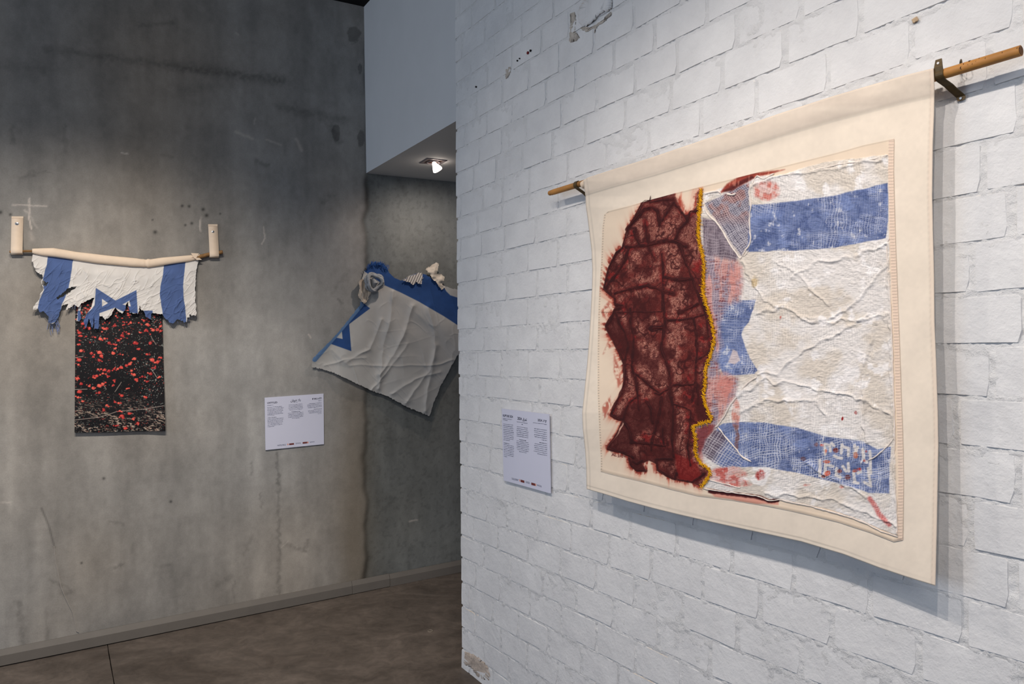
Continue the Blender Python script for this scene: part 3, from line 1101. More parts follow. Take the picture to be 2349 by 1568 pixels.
# ------------------------------------------------------------------ painted art panel
PL = np.array([(1396, 484), (1386, 492), (1382, 520), (1379, 600), (1373, 700), (1371, 800), (1371, 900), (1375, 1000), (1378, 1050), (1378, 1081)], float)
PR = np.array([(2051, 318), (2050, 400), (2052, 480), (2056, 600), (2060, 700), (2064, 800), (2067, 900), (2071, 1000), (2073, 1100), (2071, 1238)], float)
PT = np.array([(1396, 484), (1440, 473), (1500, 456), (1560, 440), (1600, 430), (1680, 410), (1760, 390), (1840, 370), (1920, 350), (1980, 333), (2051, 318)], float)
PB = np.array([(1378, 1081), (1420, 1092), (1480, 1106), (1540, 1122), (1600, 1137), (1680, 1147), (1760, 1160), (1840, 1177), (1920, 1196), (2000, 1222), (2050, 1242), (2071, 1238)], float)
NU, NV = 520, 640
X, Y = coons(PL, PR, PT, PB, NU, NV)
DARK = [
    ([(1492.5, 448), (1492, 459), (1476, 462), (1457, 498), (1442, 523), (1428, 569)], 3.0), ([(1439, 525), (1466, 494), (1480, 480), (1496, 475), (1509, 484), (1514, 514)], 4.2),
    ([(1492, 464), (1519, 459), (1546, 457)], 1.6), ([(1546, 464), (1519, 507)], 2.4), ([(1548, 464), (1575, 498), (1578, 507)], 2.6), ([(1600, 485), (1585, 485), (1578, 505), (1559, 526), (1551, 548)], 2.6),
    ([(1437, 567), (1487, 562), (1528, 553), (1555, 553), (1576, 566)], 4.0), ([(1428, 569), (1416, 578), (1398, 614), (1391, 644), (1387, 662), (1412, 685)], 2.6), ([(1441, 571), (1435, 596), (1419, 623), (1398, 650), (1391, 662)], 3.2),
    ([(1480, 507), (1484, 541), (1491, 573), (1503, 596)], 1.8), ([(1455, 530), (1469, 559)], 3.0), ([(1519, 582), (1521, 609), (1521, 659), (1521, 709)], 3.0), ([(1560, 559), (1575, 600), (1591, 644), (1610, 694), (1617, 710)], 3.4),
    ([(1412, 673), (1455, 660), (1487, 655), (1523, 667), (1548, 673)], 4.0), ([(1526, 635), (1559, 641), (1584, 639)], 3.4), ([(1412, 685), (1412, 698), (1435, 701)], 3.0), ([(1435, 701), (1410, 711), (1403, 735), (1391, 747), (1410, 786), (1432, 833), (1434, 869), (1428, 895), (1412, 927), (1403, 952), (1430, 963)], 3.6),
    ([(1414, 717), (1421, 738), (1435, 763), (1442, 792), (1434, 831)], 2.4), ([(1418, 716), (1466, 715), (1521, 714)], 1.0), ([(1446, 708), (1448, 735), (1455, 765), (1453, 797), (1450, 842), (1460, 872), (1466, 913)], 2.6),
    ([(1521, 690), (1525, 715), (1526, 740), (1523, 767), (1519, 797), (1528, 824), (1537, 851), (1541, 877)], 3.4), ([(1496, 753), (1523, 751)], 6.5), ([(1532, 733), (1559, 733), (1592, 728), (1616, 722)], 2.0), ([(1594, 729), (1597, 761), (1600, 797), (1598, 838), (1597, 869), (1603, 904), (1601, 927)], 2.6),
    ([(1596, 877), (1591, 904), (1587, 922)], 2.6), ([(1600, 824), (1621, 813), (1628, 804)], 2.2), ([(1594, 882), (1546, 881), (1532, 892), (1514, 904), (1503, 901)], 2.2), ([(1451, 851), (1480, 874), (1514, 901)], 2.0), ([(1616, 694), (1626, 770), (1628, 804)], 2.0),
    ([(1559, 717), (1580, 708), (1603, 697)], 2.6), ([(1468, 907), (1444, 922), (1437, 941), (1430, 963), (1414, 994), (1395, 1025)], 2.4), ([(1395, 1029), (1421, 1036), (1443, 1042), (1453, 1048)], 3.6), ([(1428, 962), (1443, 982), (1452, 1013)], 3.4), ([(1450, 1014), (1483, 1017), (1527, 1022)], 3.2),
    ([(1519, 909), (1516, 937), (1508, 970), (1499, 1006), (1496, 1032)], 3.2), ([(1483, 919), (1496, 938), (1499, 970)], 3.0), ([(1543, 909), (1546, 944), (1544, 985), (1543, 1022), (1546, 1047)], 2.4), ([(1543, 925), (1571, 934), (1585, 942), (1584, 988), (1579, 1025), (1585, 1066)], 2.0),
    ([(1521, 981), (1524, 1022)], 2.4), ([(1444, 1052), (1449, 1069), (1461, 1077), (1483, 1079)], 2.8), ([(1453, 1058), (1462, 1063), (1475, 1055)], 2.4), ([(1506, 1054), (1510, 1076), (1528, 1088), (1550, 1098), (1554, 1085)], 3.0), ([(1559, 1099), (1590, 1104), (1615, 1085)], 2.6), ([(1506, 1052), (1527, 1050), (1541, 1053)], 2.4),
    ([(1466, 907), (1466, 940)], 2.0), ([(1540, 877), (1538, 905), (1543, 930)], 2.2)]
RED = [(1547, 442), (1520, 447), (1492, 451), (1481, 459), (1472, 472), (1464, 486), (1452, 506), (1439, 526), (1440, 534), (1435, 554), (1427, 566), (1413, 577), (1399, 606), (1389, 640), (1386, 660), (1396, 672), (1410, 684), (1411, 704), (1402, 722), (1387, 745), (1396, 764), (1410, 786), (1423, 813), (1432, 840), (1432, 870), (1424, 905), (1408, 935), (1401, 950), (1424, 962), (1432, 970), (1420, 992), (1394, 1026), (1418, 1036), (1441, 1046), (1446, 1068), (1463, 1081), (1484, 1080), (1474, 1062), (1488, 1056), (1505, 1064), (1508, 1078), (1530, 1092), (1550, 1099), (1580, 1105), (1606, 1114), (1628, 1094), (1630, 1077), (1609, 1060), (1598, 1037), (1598, 1006), (1594, 978), (1618, 968), (1634, 958), (1622, 934), (1617, 908), (1620, 880), (1622, 844), (1633, 810), (1640, 776), (1638, 754), (1632, 728), (1623, 696), (1616, 675), (1616, 648), (1617, 608), (1612, 576), (1605, 544), (1606, 500), (1609, 437), (1600, 440), (1598, 471), (1588, 486), (1573, 492), (1560, 470)]
YEL = [(1611, 434), (1608, 470), (1606, 500), (1605, 544), (1612, 576), (1617, 608), (1616, 648), (1616, 675), (1622, 696), (1632, 728), (1638, 754), (1640, 776), (1633, 810), (1622, 844), (1620, 880), (1617, 908), (1623, 934), (1634, 958), (1631, 965), (1617, 969), (1594, 978), (1598, 1006), (1598, 1037), (1609, 1060), (1630, 1077), (1627, 1094), (1611, 1116)]
yx = np.interp(Y, [p[1] for p in YEL if True], [p[0] for p in YEL])
wx = 9 * (fbm(X / 26, Y / 26, 3, 2) - .5)
wy = 9 * (fbm(X / 26, Y / 26, 3, 5) - .5)
# base cream
col = np.zeros(X.shape + (3,))
col[:] = (230, 210, 187)
col *= (1 + .07 * (fbm(X / 40, Y / 40, 4, 8) - .5))[..., None]
hgt = np.zeros(X.shape)
# ---- white gauze field right of the yellow line
gauze_top = np.interp(X, [1610, 1640, 1660, 1700, 1730, 1780, 1830, 1900, 1960, 2040], [440, 436, 428, 408, 400, 402, 388, 368, 362, 352])
gz = sst(0, 3, X - yx) * sst(0, 4, Y - gauze_top - wy * .6)
gauze_bot = np.interp(X, [1610, 1640, 1660, 1700, 1745, 1770, 1790, 1850, 1900, 1960, 2000, 2050, 2075], [1118, 1122, 1127, 1131, 1136, 1146, 1146, 1158, 1168, 1188, 1205, 1226, 1232])
gz = gz * sst(0, 3, gauze_bot - Y + wy * .3) * sst(0, 3, np.interp(Y, [320, 500, 700, 900, 1100, 1240], [2040, 2040, 2046, 2052, 2057, 2062]) - X + wx * .3)
white = np.zeros_like(col)
white[:] = (229, 223, 218)
tan = sst(.42, .62, fbm(X / 75, Y / 75, 4, 23))
white = mixc(white, np.array([214, 202, 187]), tan * .75)
white = mixc(white, np.array([242, 237, 234]), sst(.58, .72, fbm(X / 28, Y / 28, 4, 27)) * .9)
# thread families, warped like pulled gauze
gx = X + 34 * (fbm(X / 130, Y / 130, 3, 31) - .5) + 7 * (fbm(X / 22, Y / 22, 3, 33) - .5) + .05 * Y
gy = Y + 40 * (fbm(X / 140, Y / 140, 3, 35) - .5) + 7 * (fbm(X / 20, Y / 24, 3, 39) - .5) + .30 * (X - 1850) * sst(700, 1300, Y) - .22 * (X - 1850) * sst(800, 350, Y)
loose = fbm(X / 60, Y / 60, 3, 43)


def threads(g, p, w0, seed):
    q = g / p
    k = np.floor(q)
    fr = np.abs(q - k - .5) * 2
    rnd = _TAB[(k.astype(int) * 7 + seed) & 255, seed & 255]
    return sst(1 - w0 * (0.4 + 1.1 * rnd), 1.0, fr) * (.45 + .55 * rnd)


tv = threads(gx, 5.6, .62, 3)
th = threads(gy, 5.2, .62, 9)
net = np.clip(np.maximum(tv, th), 0, 1)
fine_t = .5 + .5 * np.sin(gy * 1.55) * (.5 + fbm(X / 14, Y / 14, 2, 45))
white *= (1 - .06 * fine_t + .11 * (net - .4) * sst(.3, .6, loose))[..., None]
white *= (1 + .10 * (fbm(gx / 5, gy / 2.2, 3, 47) - .5))[..., None]
col = col * (1 - gz[..., None]) + white * gz[..., None]
hgt += gz * (.8 + .3 * net)


def region(poly, soft=1.5, wob=1.0):
    return sst(-soft, soft, sdpoly(X + wx * wob * .35, Y + wy * wob * .35, poly))


BLUE = np.array([97, 111, 152])
def bluecol(seed):
    b_ = np.zeros_like(col)
    b_[:] = BLUE
    b_ = mixc(b_, np.array([68, 83, 128]), .8 * sst(.45, .65, fbm(X / 16, Y / 16, 4, seed)))
    b_ = mixc(b_, np.array([118, 136, 184]), .6 * sst(.5, .7, fbm(X / 34, Y / 34, 3, seed + 4)))
    return b_


def paint_blue(poly, dens, seed, soft=1.5):
    global col
    r = region(poly, soft) * gz
    b_ = bluecol(seed)
    lo_ = .30 + .70 * sst(.38, .62, fbm(X / 42, Y / 42, 3, seed + 11))
    b_ = mixc(b_, np.array([228, 226, 230]), np.clip(net * dens * lo_, 0, .95))
    # bare white spots
    sp = sst(.66, .80, fbm(X / 11, Y / 15, 4, seed + 15)) * (.35 + .65 * net)
    b_ = mixc(b_, np.array([225, 222, 222]), sp * .9)
    col = col * (1 - r[..., None]) + b_ * r[..., None]
    return r


STR1 = [(1705, 478), (1724, 470), (1797, 464), (1860, 456), (1915, 449), (1975, 434), (2036, 420), (2039, 460), (2038, 505), (2033, 546), (1975, 557), (1915, 568), (1821, 574), (1715, 577), (1702, 540)]
paint_blue(STR1, .62, 51)
STR2 = [(1648, 978), (1662, 970), (1700, 967), (1751, 969), (1830, 981), (1898, 1001), (1977, 1010), (2012, 1030), (2044, 1024), (2041, 1075), (2040, 1131), (1996, 1130), (1949, 1114), (1886, 1098), (1830, 1084), (1759, 1071), (1700, 1070), (1655, 1066), (1620, 1040)]
paint_blue(STR2, .85, 57)
STAR = [(1640, 688), (1681, 688), (1735, 688), (1719, 739), (1708, 750), (1702, 765), (1710, 796), (1722, 820), (1738, 849), (1731, 858), (1690, 861), (1660, 861), (1655, 845), (1632, 850), (1628, 830), (1640, 810), (1646, 770), (1640, 735), (1632, 715)]
rs = paint_blue(STAR, .80, 63)
hole = region([(1681, 801), (1692, 806), (1698, 826), (1686, 836), (1672, 832)], 2)
col = mixc(col, np.array([216, 196, 190]), hole * .8)
# Hebrew-like white lettering in the lower stripe, under the threads
def ct(xx, yy):
    return (1840 + xx / 8.7125, 970 + yy / 8.7125)
LET = [[(455, 420), (470, 620)], [(455, 420), (560, 440)], [(560, 440), (570, 560)], [(640, 450), (600, 400)], [(800, 430), (830, 470), (940, 500), (930, 650)], [(800, 440), (790, 600)], [(650, 650), (720, 690), (800, 700)],
       [(1060, 440), (1080, 560), (1050, 600)], [(1090, 560), (1120, 480)], [(1220, 520), (1240, 700)], [(1360, 560), (1380, 1000)], [(360, 740), (370, 1050)], [(360, 1050), (470, 1070)], [(470, 830), (470, 1000)], [(470, 830), (620, 860)], [(700, 900), (690, 1040), (780, 1080)],
       [(820, 860), (890, 960)], [(930, 800), (940, 960)], [(1040, 960), (1060, 1180)], [(1040, 1180), (1130, 1200)], [(1120, 1000), (1180, 960)], [(1330, 900), (1370, 1240)], [(1250, 1180), (1380, 1260)], [(1240, 740), (1300, 780)]]
lt = np.zeros(X.shape)
for ln in LET:
    d = segdist(X, Y, [ct(*p) for p in ln])
    lt = np.maximum(lt, sst(4.2, 2.4, d))
col = mixc(col, np.array([222, 214, 206]), lt * .85 * gz)
for (xx, yy, rx, ry, cc) in ((680, 540, 7, 6, (120, 50, 45)), (500, 770, 9, 4, (196, 104, 80)), (520, 1000, 7, 7, (190, 90, 70)), (920, 1080, 7, 6, (96, 36, 34)), (1080, 640, 6, 8, (190, 110, 84)), (1150, 920, 6, 4, (170, 60, 60)), (760, 960, 6, 5, (110, 50, 46)), (290, 430, 5, 5, (120, 80, 84)), (400, 440, 5, 3, (190, 80, 66)), (1060, 950, 6, 4, (150, 70, 60)), (30, 710, 6, 5, (100, 70, 80)), (1290, 560, 3, 3, (150, 70, 70)), (480, 560, 3, 5, (200, 110, 84)), (1250, 750, 3, 3, (150, 50, 46)), (800, 1270, 6, 4, (200, 130, 120)), (440, 1060, 5, 4, (120, 40, 40))):
    x0, y0 = ct(xx, yy)
    q = ((X - x0) / rx) ** 2 + ((Y - y0) / ry) ** 2
    col = mixc(col, np.array(cc), sst(1.3, .5, q) * gz * (1 - .7 * net))
# thin gauze over blue-grey at left of the stripes
gre = region([(1612, 500), (1640, 505), (1662, 530), (1694, 585), (1690, 600), (1650, 592), (1614, 585)], 3) * gz
gcol = mixc(np.zeros_like(col) + np.array([116, 102, 114]), np.array([84, 70, 84]), sst(.45, .62, fbm(X / 8, Y / 30, 3, 69)))
gcol = mixc(gcol, np.array([204, 192, 194]), net * .5)
col = mixc(col, gcol, gre * .9)
tri = region([(1618, 466), (1650, 452), (1690, 430), (1718, 420), (1721, 500), (1716, 560), (1701, 588), (1660, 525), (1630, 490)], 2) * gz
tcol = np.zeros_like(col)
tcol[:] = (128, 124, 142)
tcol = mixc(tcol, np.array([150, 96, 92]), sst(.45, .6, fbm(X / 26, Y / 26, 3, 67)) * sst(530, 470, Y))
gx2 = (X - 1618) * .8 + (Y - 460) * -.52
gy2 = (X - 1618) * .55 + (Y - 460) * .85
n2 = np.clip(np.maximum(threads(gx2 + wx, 4.6, .6, 13), threads(gy2 + wy, 4.4, .5, 17)), 0, 1)
tcol = mixc(tcol, np.array([60, 55, 66]), .5 * sst(.3, .0, n2))
tcol = mixc(tcol, np.array([220, 212, 210]), n2 * .75)
col = mixc(col, tcol, tri)
# pink bleeding beside the yellow seam
PINK = [(1612, 580), (1650, 592), (1692, 600), (1705, 640), (1698, 690), (1668, 698), (1650, 740), (1655, 790), (1645, 830), (1655, 862), (1695, 866), (1688, 905), (1668, 935), (1650, 965), (1640, 985), (1622, 1010), (1612, 1060), (1600, 1058), (1590, 980), (1625, 965), (1612, 900), (1620, 860), (1640, 780), (1620, 700), (1612, 640)]
pk = region(PINK, 9, 2.5) * gz
pc_ = np.zeros_like(col)
pc_[:] = (186, 124, 118)
pc_ = mixc(pc_, np.array([120, 108, 128]), sst(.40, .60, fbm(X / 9, Y / 46, 4, 71)) * .9)
pc_ = mixc(pc_, np.array([110, 44, 46]), sst(.60, .70, fbm(X / 14, Y / 4, 3, 73)) * .8)
pc_ = mixc(pc_, np.array([232, 214, 208]), net * .55)
col = mixc(col, pc_, pk * .9)
col = mixc(col, np.array([118, 46, 48]), region([(1600, 985), (1618, 972), (1642, 975), (1636, 990), (1620, 1010), (1606, 1040), (1598, 1030)], 5, 3) * gz * .8)
# streaky stains
for (x0, y0, rx, ry, cc, st_) in ((1760, 437, 34, 24, (196, 104, 92), .75), (1745, 1088, 13, 13, (168, 70, 66), .8), (1670, 1088, 46, 20, (190, 92, 84), .8), (1690, 1108, 40, 10, (190, 100, 92), .7), (1733, 645, 9, 17, (190, 168, 132), .8), (1690, 950, 10, 40, (200, 120, 104), .6),
                                (1690, 1010, 6, 50, (120, 84, 84), .7), (1690, 640, 20, 40, (206, 140, 130), .6), (1962, 946, 4, 5, (150, 40, 40), 1), (1933, 961, 3, 5, (150, 40, 40), 1), (1665, 890, 26, 40, (200, 128, 118), .7), (2048, 372, 4, 10, (190, 90, 80), .7), (1792, 728, 3, 5, (190, 110, 100), .8), (2064, 1170, 5, 12, (200, 120, 110), .6), (1850, 1112, 10, 4, (204, 140, 128), .6)):
    q = ((X - x0 + wx) / rx) ** 2 + ((Y - y0 + wy) / ry) ** 2
    brk = .5 + .9 * sst(.35, .6, fbm(X / 9, Y / 9, 3, 77))
    col = mixc(col, np.array(cc), np.clip(sst(1.15, .35, q) * st_ * brk * (1 - .45 * net), 0, 1) * gz)
d = segdist(X + wx * .5, Y + wy * .5, [(1997, 1143), (2018, 1178), (2040, 1203)])
col = mixc(col, np.array([196, 96, 92]), sst(8, 2, d) * gz * (1 - .5 * net) * .9)
# raised crumples of the white gauze
rid = np.zeros(X.shape)
RIDGES = [[(1700, 600), (1760, 690), (1830, 720), (1890, 735), (1960, 700), (2040, 600)], [(1740, 720), (1800, 700), (1850, 735), (1900, 740), (1980, 730), (2040, 720)], [(1738, 862), (1790, 850), (1850, 800), (1930, 760), (1990, 720)], [(1690, 905), (1760, 870), (1850, 890), (1950, 905), (2045, 945)], [(1900, 960), (1870, 920), (1760, 915), (1700, 950)],
          [(1985, 1010), (1982, 900), (1978, 840), (1995, 790), (2015, 720)], [(1720, 430), (1760, 412), (1800, 400), (1850, 395), (1920, 385), (2030, 360)], [(1760, 1130), (1850, 1140), (1930, 1150), (2000, 1180), (2060, 1210)], [(1820, 640), (1880, 600), (1960, 590), (2040, 560)], [(1780, 600), (1850, 640), (1900, 700)], [(1850, 1060), (1900, 1090), (1990, 1140)], [(2045, 560), (2040, 700), (2050, 900), (2056, 1100), (2060, 1230)]]
for ln in RIDGES:
    d = segdist(X + 2 * wx, Y + 2 * wy, ln)
    rid += np.exp(-(d / 3.4) ** 2) * (.2 + 1.3 * fbm(X / 16, Y / 16, 3, 83)) + .35 * np.exp(-(d / 14) ** 2) * (fbm(X / 6, Y / 6, 2, 84) - .3)
crum = np.abs(fbm(X / 34, Y / 26, 4, 85) - .5) * 2
wr = 1 - np.abs(fbm(gx / 9 + gy / 14, gy / 4.2 - gx / 30, 3, 88) - .5) * 5
TRI2 = region([(1640, 984), (1655, 990), (1690, 1030), (1708, 1050), (1700, 1068), (1660, 1072), (1622, 1052), (1610, 1034), (1622, 1008)], 3, 1.5) * gz
t2c = mixc(np.zeros_like(col) + np.array([92, 78, 92]), np.array([88, 104, 150]), sst(1640, 1672, X + .6 * (Y - 1030)))
ga_ = (X - 1650) * .82 + (Y - 1030) * .57
gb_ = (X - 1650) * -.50 + (Y - 1030) * .86
n4 = np.clip(np.maximum(threads(ga_ + .6 * wx, 6.6, .5, 21), threads(gb_ + .6 * wy, 5.6, .55, 25)), 0, 1)
t2c = mixc(t2c, np.array([232, 224, 222]), n4 * .85)
col = mixc(col, t2c, TRI2 * .92)
hgt += gz * (2.4 * rid - 1.6 * crum + 1.6 * (fbm(gx / 7, gy / 4, 3, 87) - .5) + .55 * np.clip(wr, 0, 1) * sst(.4, .6, fbm(X / 70, Y / 70, 3, 90)))
# ---- top red stain where the cloth is cut
rt = region([(1652, 442), (1668, 422), (1690, 408), (1722, 398), (1762, 392), (1800, 390), (1770, 398), (1738, 404), (1722, 414), (1698, 428), (1680, 438)], 3, 1.5)
rtc = np.zeros_like(col)
rtc[:] = (140, 52, 40)
rtc = mixc(rtc, np.array([80, 26, 24]), sst(8, 2, segdist(X, Y, [(1665, 440), (1700, 420), (1725, 408)])))
rtc = mixc(rtc, np.array([214, 140, 116]), sst(.55, .7, fbm(X / 4, Y / 14, 3, 91)) * .5)
col = mixc(col, rtc, rt * .95)
rb = region([(1622, 1121), (1660, 1127), (1700, 1133), (1745, 1137), (1765, 1147), (1785, 1144), (1786, 1157), (1740, 1155), (1690, 1147), (1640, 1138)], 2, 1.0)
col = mixc(col, np.array([214, 140, 122]), rb * .8)
d = segdist(X, Y, [(1628, 1126), (1660, 1130), (1700, 1135), (1742, 1140), (1764, 1149), (1784, 1147)])
col = mixc(col, np.array([70, 24, 26]), sst(6, 2.5, d + 3 * (fbm(X / 6, Y / 6, 2, 93) - .5)))
# ---- the red field
sd = sdpoly(X + wx * .4, Y + wy * .4, RED)
lines = np.full(X.shape, 1e9)
dk = np.zeros(X.shape)
for ln, w_ in DARK:
    x0, x1 = min(p[0] for p in ln) - 20, max(p[0] for p in ln) + 20
    y0, y1 = min(p[1] for p in ln) - 20, max(p[1] for p in ln) + 20
    mk_ = (X > x0) & (X < x1) & (Y > y0) & (Y < y1)
    d = segdist(X[mk_] + wx[mk_] * .5, Y[mk_] + wy[mk_] * .5, ln)
    ww = w_ * (.25 + 1.1 * fbm(X[mk_] / 15, Y[mk_] / 15, 2, 201))
    dk[mk_] = np.maximum(dk[mk_], sst(ww + 1.6, ww - 1.0, d))
    lines[mk_] = np.minimum(lines[mk_], d - w_ * .6)
left = sst(4, -2, X - yx)
# bleeding halo with streaks running outward
ang = np.arctan2(Y - 770, (X - 1520) * 1.4)
spk = fbm(ang * 40, X * 0 + 1.5, 2, 95)
halo = np.exp(-np.clip(-sd - 22 * (spk - .45), 0, 99) / 6.0) * left * sst(1, -1, sd)
col = mixc(col, np.array([206, 120, 96]), np.clip(halo * 1.0 * (.4 + .8 * spk), 0, .9))
col = mixc(col, np.array([130, 46, 38]), np.clip(sst(-9, 0, sd - 10 * (fbm(X / 3, Y / 3, 2, 97) - .5)) * left * (1 - sst(-1, 1, sd)) * sst(.5, .65, spk + .25 * fbm(X / 5, Y / 5, 2, 99)), 0, 1))
for pol in ([(1411, 815), (1420, 840), (1424, 880), (1418, 890), (1408, 850)], [(1412, 790), (1396, 800), (1386, 812), (1400, 770)], [(1400, 690), (1374, 720), (1398, 740)], [(1400, 905), (1380, 935), (1384, 960), (1402, 930)], [(1556, 470), (1572, 500), (1582, 488), (1568, 462), (1560, 450)], [(1592, 450), (1607, 440), (1606, 490), (1592, 488)], [(1500, 1055), (1506, 1085), (1498, 1085), (1494, 1060)], [(1530, 1092), (1542, 1100), (1536, 1104)]):
    r = region(pol, 4, 3)
    col = mixc(col, np.array([168, 74, 58]), r * left * .75 * sst(.35, .6, fbm(X / 5, Y / 9, 3, 101)) * sst(2, -2, sd))
red = np.zeros_like(col)
red[:] = (98, 34, 31)
red = mixc(red, np.array([70, 22, 22]), sst(.40, .60, fbm(X / 24, Y / 24, 4, 103)))
red = mixc(red, np.array([128, 28, 28]), sst(.66, .76, fbm(X / 18, Y / 18, 3, 105)) * .8)
th_ = 2.2 * vnoise(X / 60, Y / 60, 107) * math.pi
ax_ = X * np.cos(th_) + Y * np.sin(th_)
bx_ = -X * np.sin(th_) + Y * np.cos(th_)
hl = fbm(ax_ / 9.0, bx_ / 1.7, 2, 109)
opn = sst(1.5, 9, lines) * sst(.36, .58, fbm(X / 34, Y / 40, 3, 111) + .16 * sst(700, 480, Y))
red = mixc(red, np.array([208, 150, 128]), np.clip(sst(.54, .72, hl) * (.20 + .6 * opn), 0, .85))
n3_ = np.clip(np.maximum(threads(ax_ + 1.2 * wx, 4.6, .95, 33), threads(bx_ + 1.2 * wy, 4.0, .95, 37)), 0, 1)
net3 = mixc(np.zeros_like(col) + np.array([204, 148, 128]), np.array([92, 32, 29]), np.clip(n3_ * 1.05, 0, 1))
red = mixc(red, net3, np.clip(opn * .9, 0, .85))
red = mixc(red, np.array([62, 18, 20]), sst(.55, .68, fbm(X / 5, Y / 7, 3, 113)) * .55)
vein = 1 - np.abs(fbm((X + 2 * wx) / 30, (Y + 2 * wy) / 38, 3, 121) - .5) * 2
vein2 = 1 - np.abs(fbm((X + wx) / 13, (Y + wy) / 18, 2, 123) - .5) * 2
red = mixc(red, np.array([58, 19, 20]), .85 * sst(.93, .985, vein) + .5 * sst(.94, .99, vein2) * (1 - sst(.93, .985, vein)))
red = mixc(red, np.array([66, 22, 22]), (.2 + .55 * sst(560, 800, Y)) * sst(.48, .62, fbm(X / 46, Y / 60, 3, 125)))
low = region([(1545, 1040), (1600, 1060), (1612, 1090), (1590, 1104), (1560, 1100)], 4, 2)
red = mixc(red, np.array([122, 24, 24]), low * .7)
red = mixc(red, np.array([52, 18, 20]), dk * (.55 + .45 * sst(.35, .5, fbm(X / 6, Y / 6, 2, 119))))
rin = sst(-1.2, 1.2, sd) * left
col = col * (1 - rin[..., None]) + red * rin[..., None]
out = dk * left * (1 - rin)
col = mixc(col, np.array([64, 22, 22]), out * .9)
hgt += rin * (.7 + .9 * dk + .9 * (hl - .5) * opn + .6 * (fbm(X / 8, Y / 8, 3, 117) - .5)) + out
# signature in pencil below the red
SIG = [[(1403.5, 1045), (1406.5, 1039), (1409, 1045)], [(1404.5, 1043), (1408, 1043)], [(1411, 1039), (1411, 1045.5), (1414.5, 1045.5)], [(1418, 1043), (1420, 1042), (1420, 1044), (1418, 1047.5), (1421, 1047.5)], [(1423.5, 1043), (1422.5, 1046), (1424.5, 1047), (1425.5, 1044), (1423.5, 1043)], [(1427, 1043.5), (1429, 1043.5), (1427, 1048), (1429.5, 1048)], [(1431, 1043.5), (1430.5, 1046), (1434, 1046)], [(1433, 1043.5), (1433, 1048)]]
for ln in SIG:
    col = mixc(col, np.array([96, 44, 40]), sst(1.3, .4, segdist(X, Y, ln)) * .85)
# ---- border of the sewn panel: zig-zag hem on right, dashes on left, soft fold at top and bottom
XR = np.interp(Y, PR[:, 1], PR[:, 0])
XL = np.interp(Y, PL[:, 1], PL[:, 0])
YT = np.interp(X, PT[:, 0], PT[:, 1])
YB = np.interp(X, PB[:, 0], PB[:, 1])
hem = sst(13, 11, XR - X)
rib = .5 + .5 * np.sin(Y * 2 * math.pi / 7.0)
col = mixc(col, np.array([228, 204, 184]), hem * .9)
col *= (1 - .12 * hem * sst(.75, 1.0, rib))[..., None]
hgt += hem * .5 * rib
col *= (1 - .22 * np.exp(-((X - XL - 2.2) / 1.3) ** 2) * (np.sin(Y * 2 * math.pi / 6.0) > 0))[..., None]
col *= (1 - .10 * np.exp(-((Y - YT - 2) / 1.3) ** 2))[..., None]
col *= (1 - .12 * np.exp(-((YB - Y - 5) / 2) ** 2))[..., None]
hgt += 1.0 * np.exp(-((YB - Y - 3) / 3.5) ** 2)
pencil = np.exp(-((Y - 716) / .9) ** 2) * sst(1378, 1380, X) * sst(1525, 1500, X)
col *= (1 - .35 * pencil * (1 - rin))[..., None]
edge = np.minimum(np.minimum(X - XL, XR - X), np.minimum(Y - YT, YB - Y))
D = bdepth(X, Y) + 0.0016 + 0.0013 * hgt * sst(0, 4, edge)
Pa = onplane(X, Y, BP, BN, bdepth(X, Y) + .0012) + ((D - bdepth(X, Y) - .0012)[..., None]) * BN
f = orient(Pa, grid_faces(NU, NV), BN)
panel = mk('art_panel', Pa, f, M_art, banner, lin(np.clip(col, 3, 248)))
tag(panel, 'sewn-on panel of dark red and white gauze with blue flag stripes')


def surf(pts, lift=0.003):
    pts = np.asarray(pts, float)
    return onplane(pts[:, 0], pts[:, 1], BP, BN, bdepth(pts[:, 0], pts[:, 1]) + .0012) + lift * BN


# dark red cords standing proud
for ln, w_ in DARK:
    if w_ < 2.5:
        continue
    m = MB()
    p = smooth_line(ln, 4.0)
    p = p + np.stack([1.4 * (fbm(p[:, 0] / 9, p[:, 1] / 9, 2, 3) - .5), 1.4 * (fbm(p[:, 0] / 9, p[:, 1] / 9, 2, 7) - .5)], -1) * 2
    r = (w_ / 2.0) * 0.00105 * (0.15 + 1.2 * fbm(p[:, 0] / 9, p[:, 1] / 9, 3, 11))
    r = np.maximum(r, .0002)
    r[0] *= .3
    r[-1] *= .3
    m.tube(surf(p, .0016), r, 6, True, 1.0, BN)
    m.build('dark_cord', M_cord, panel)
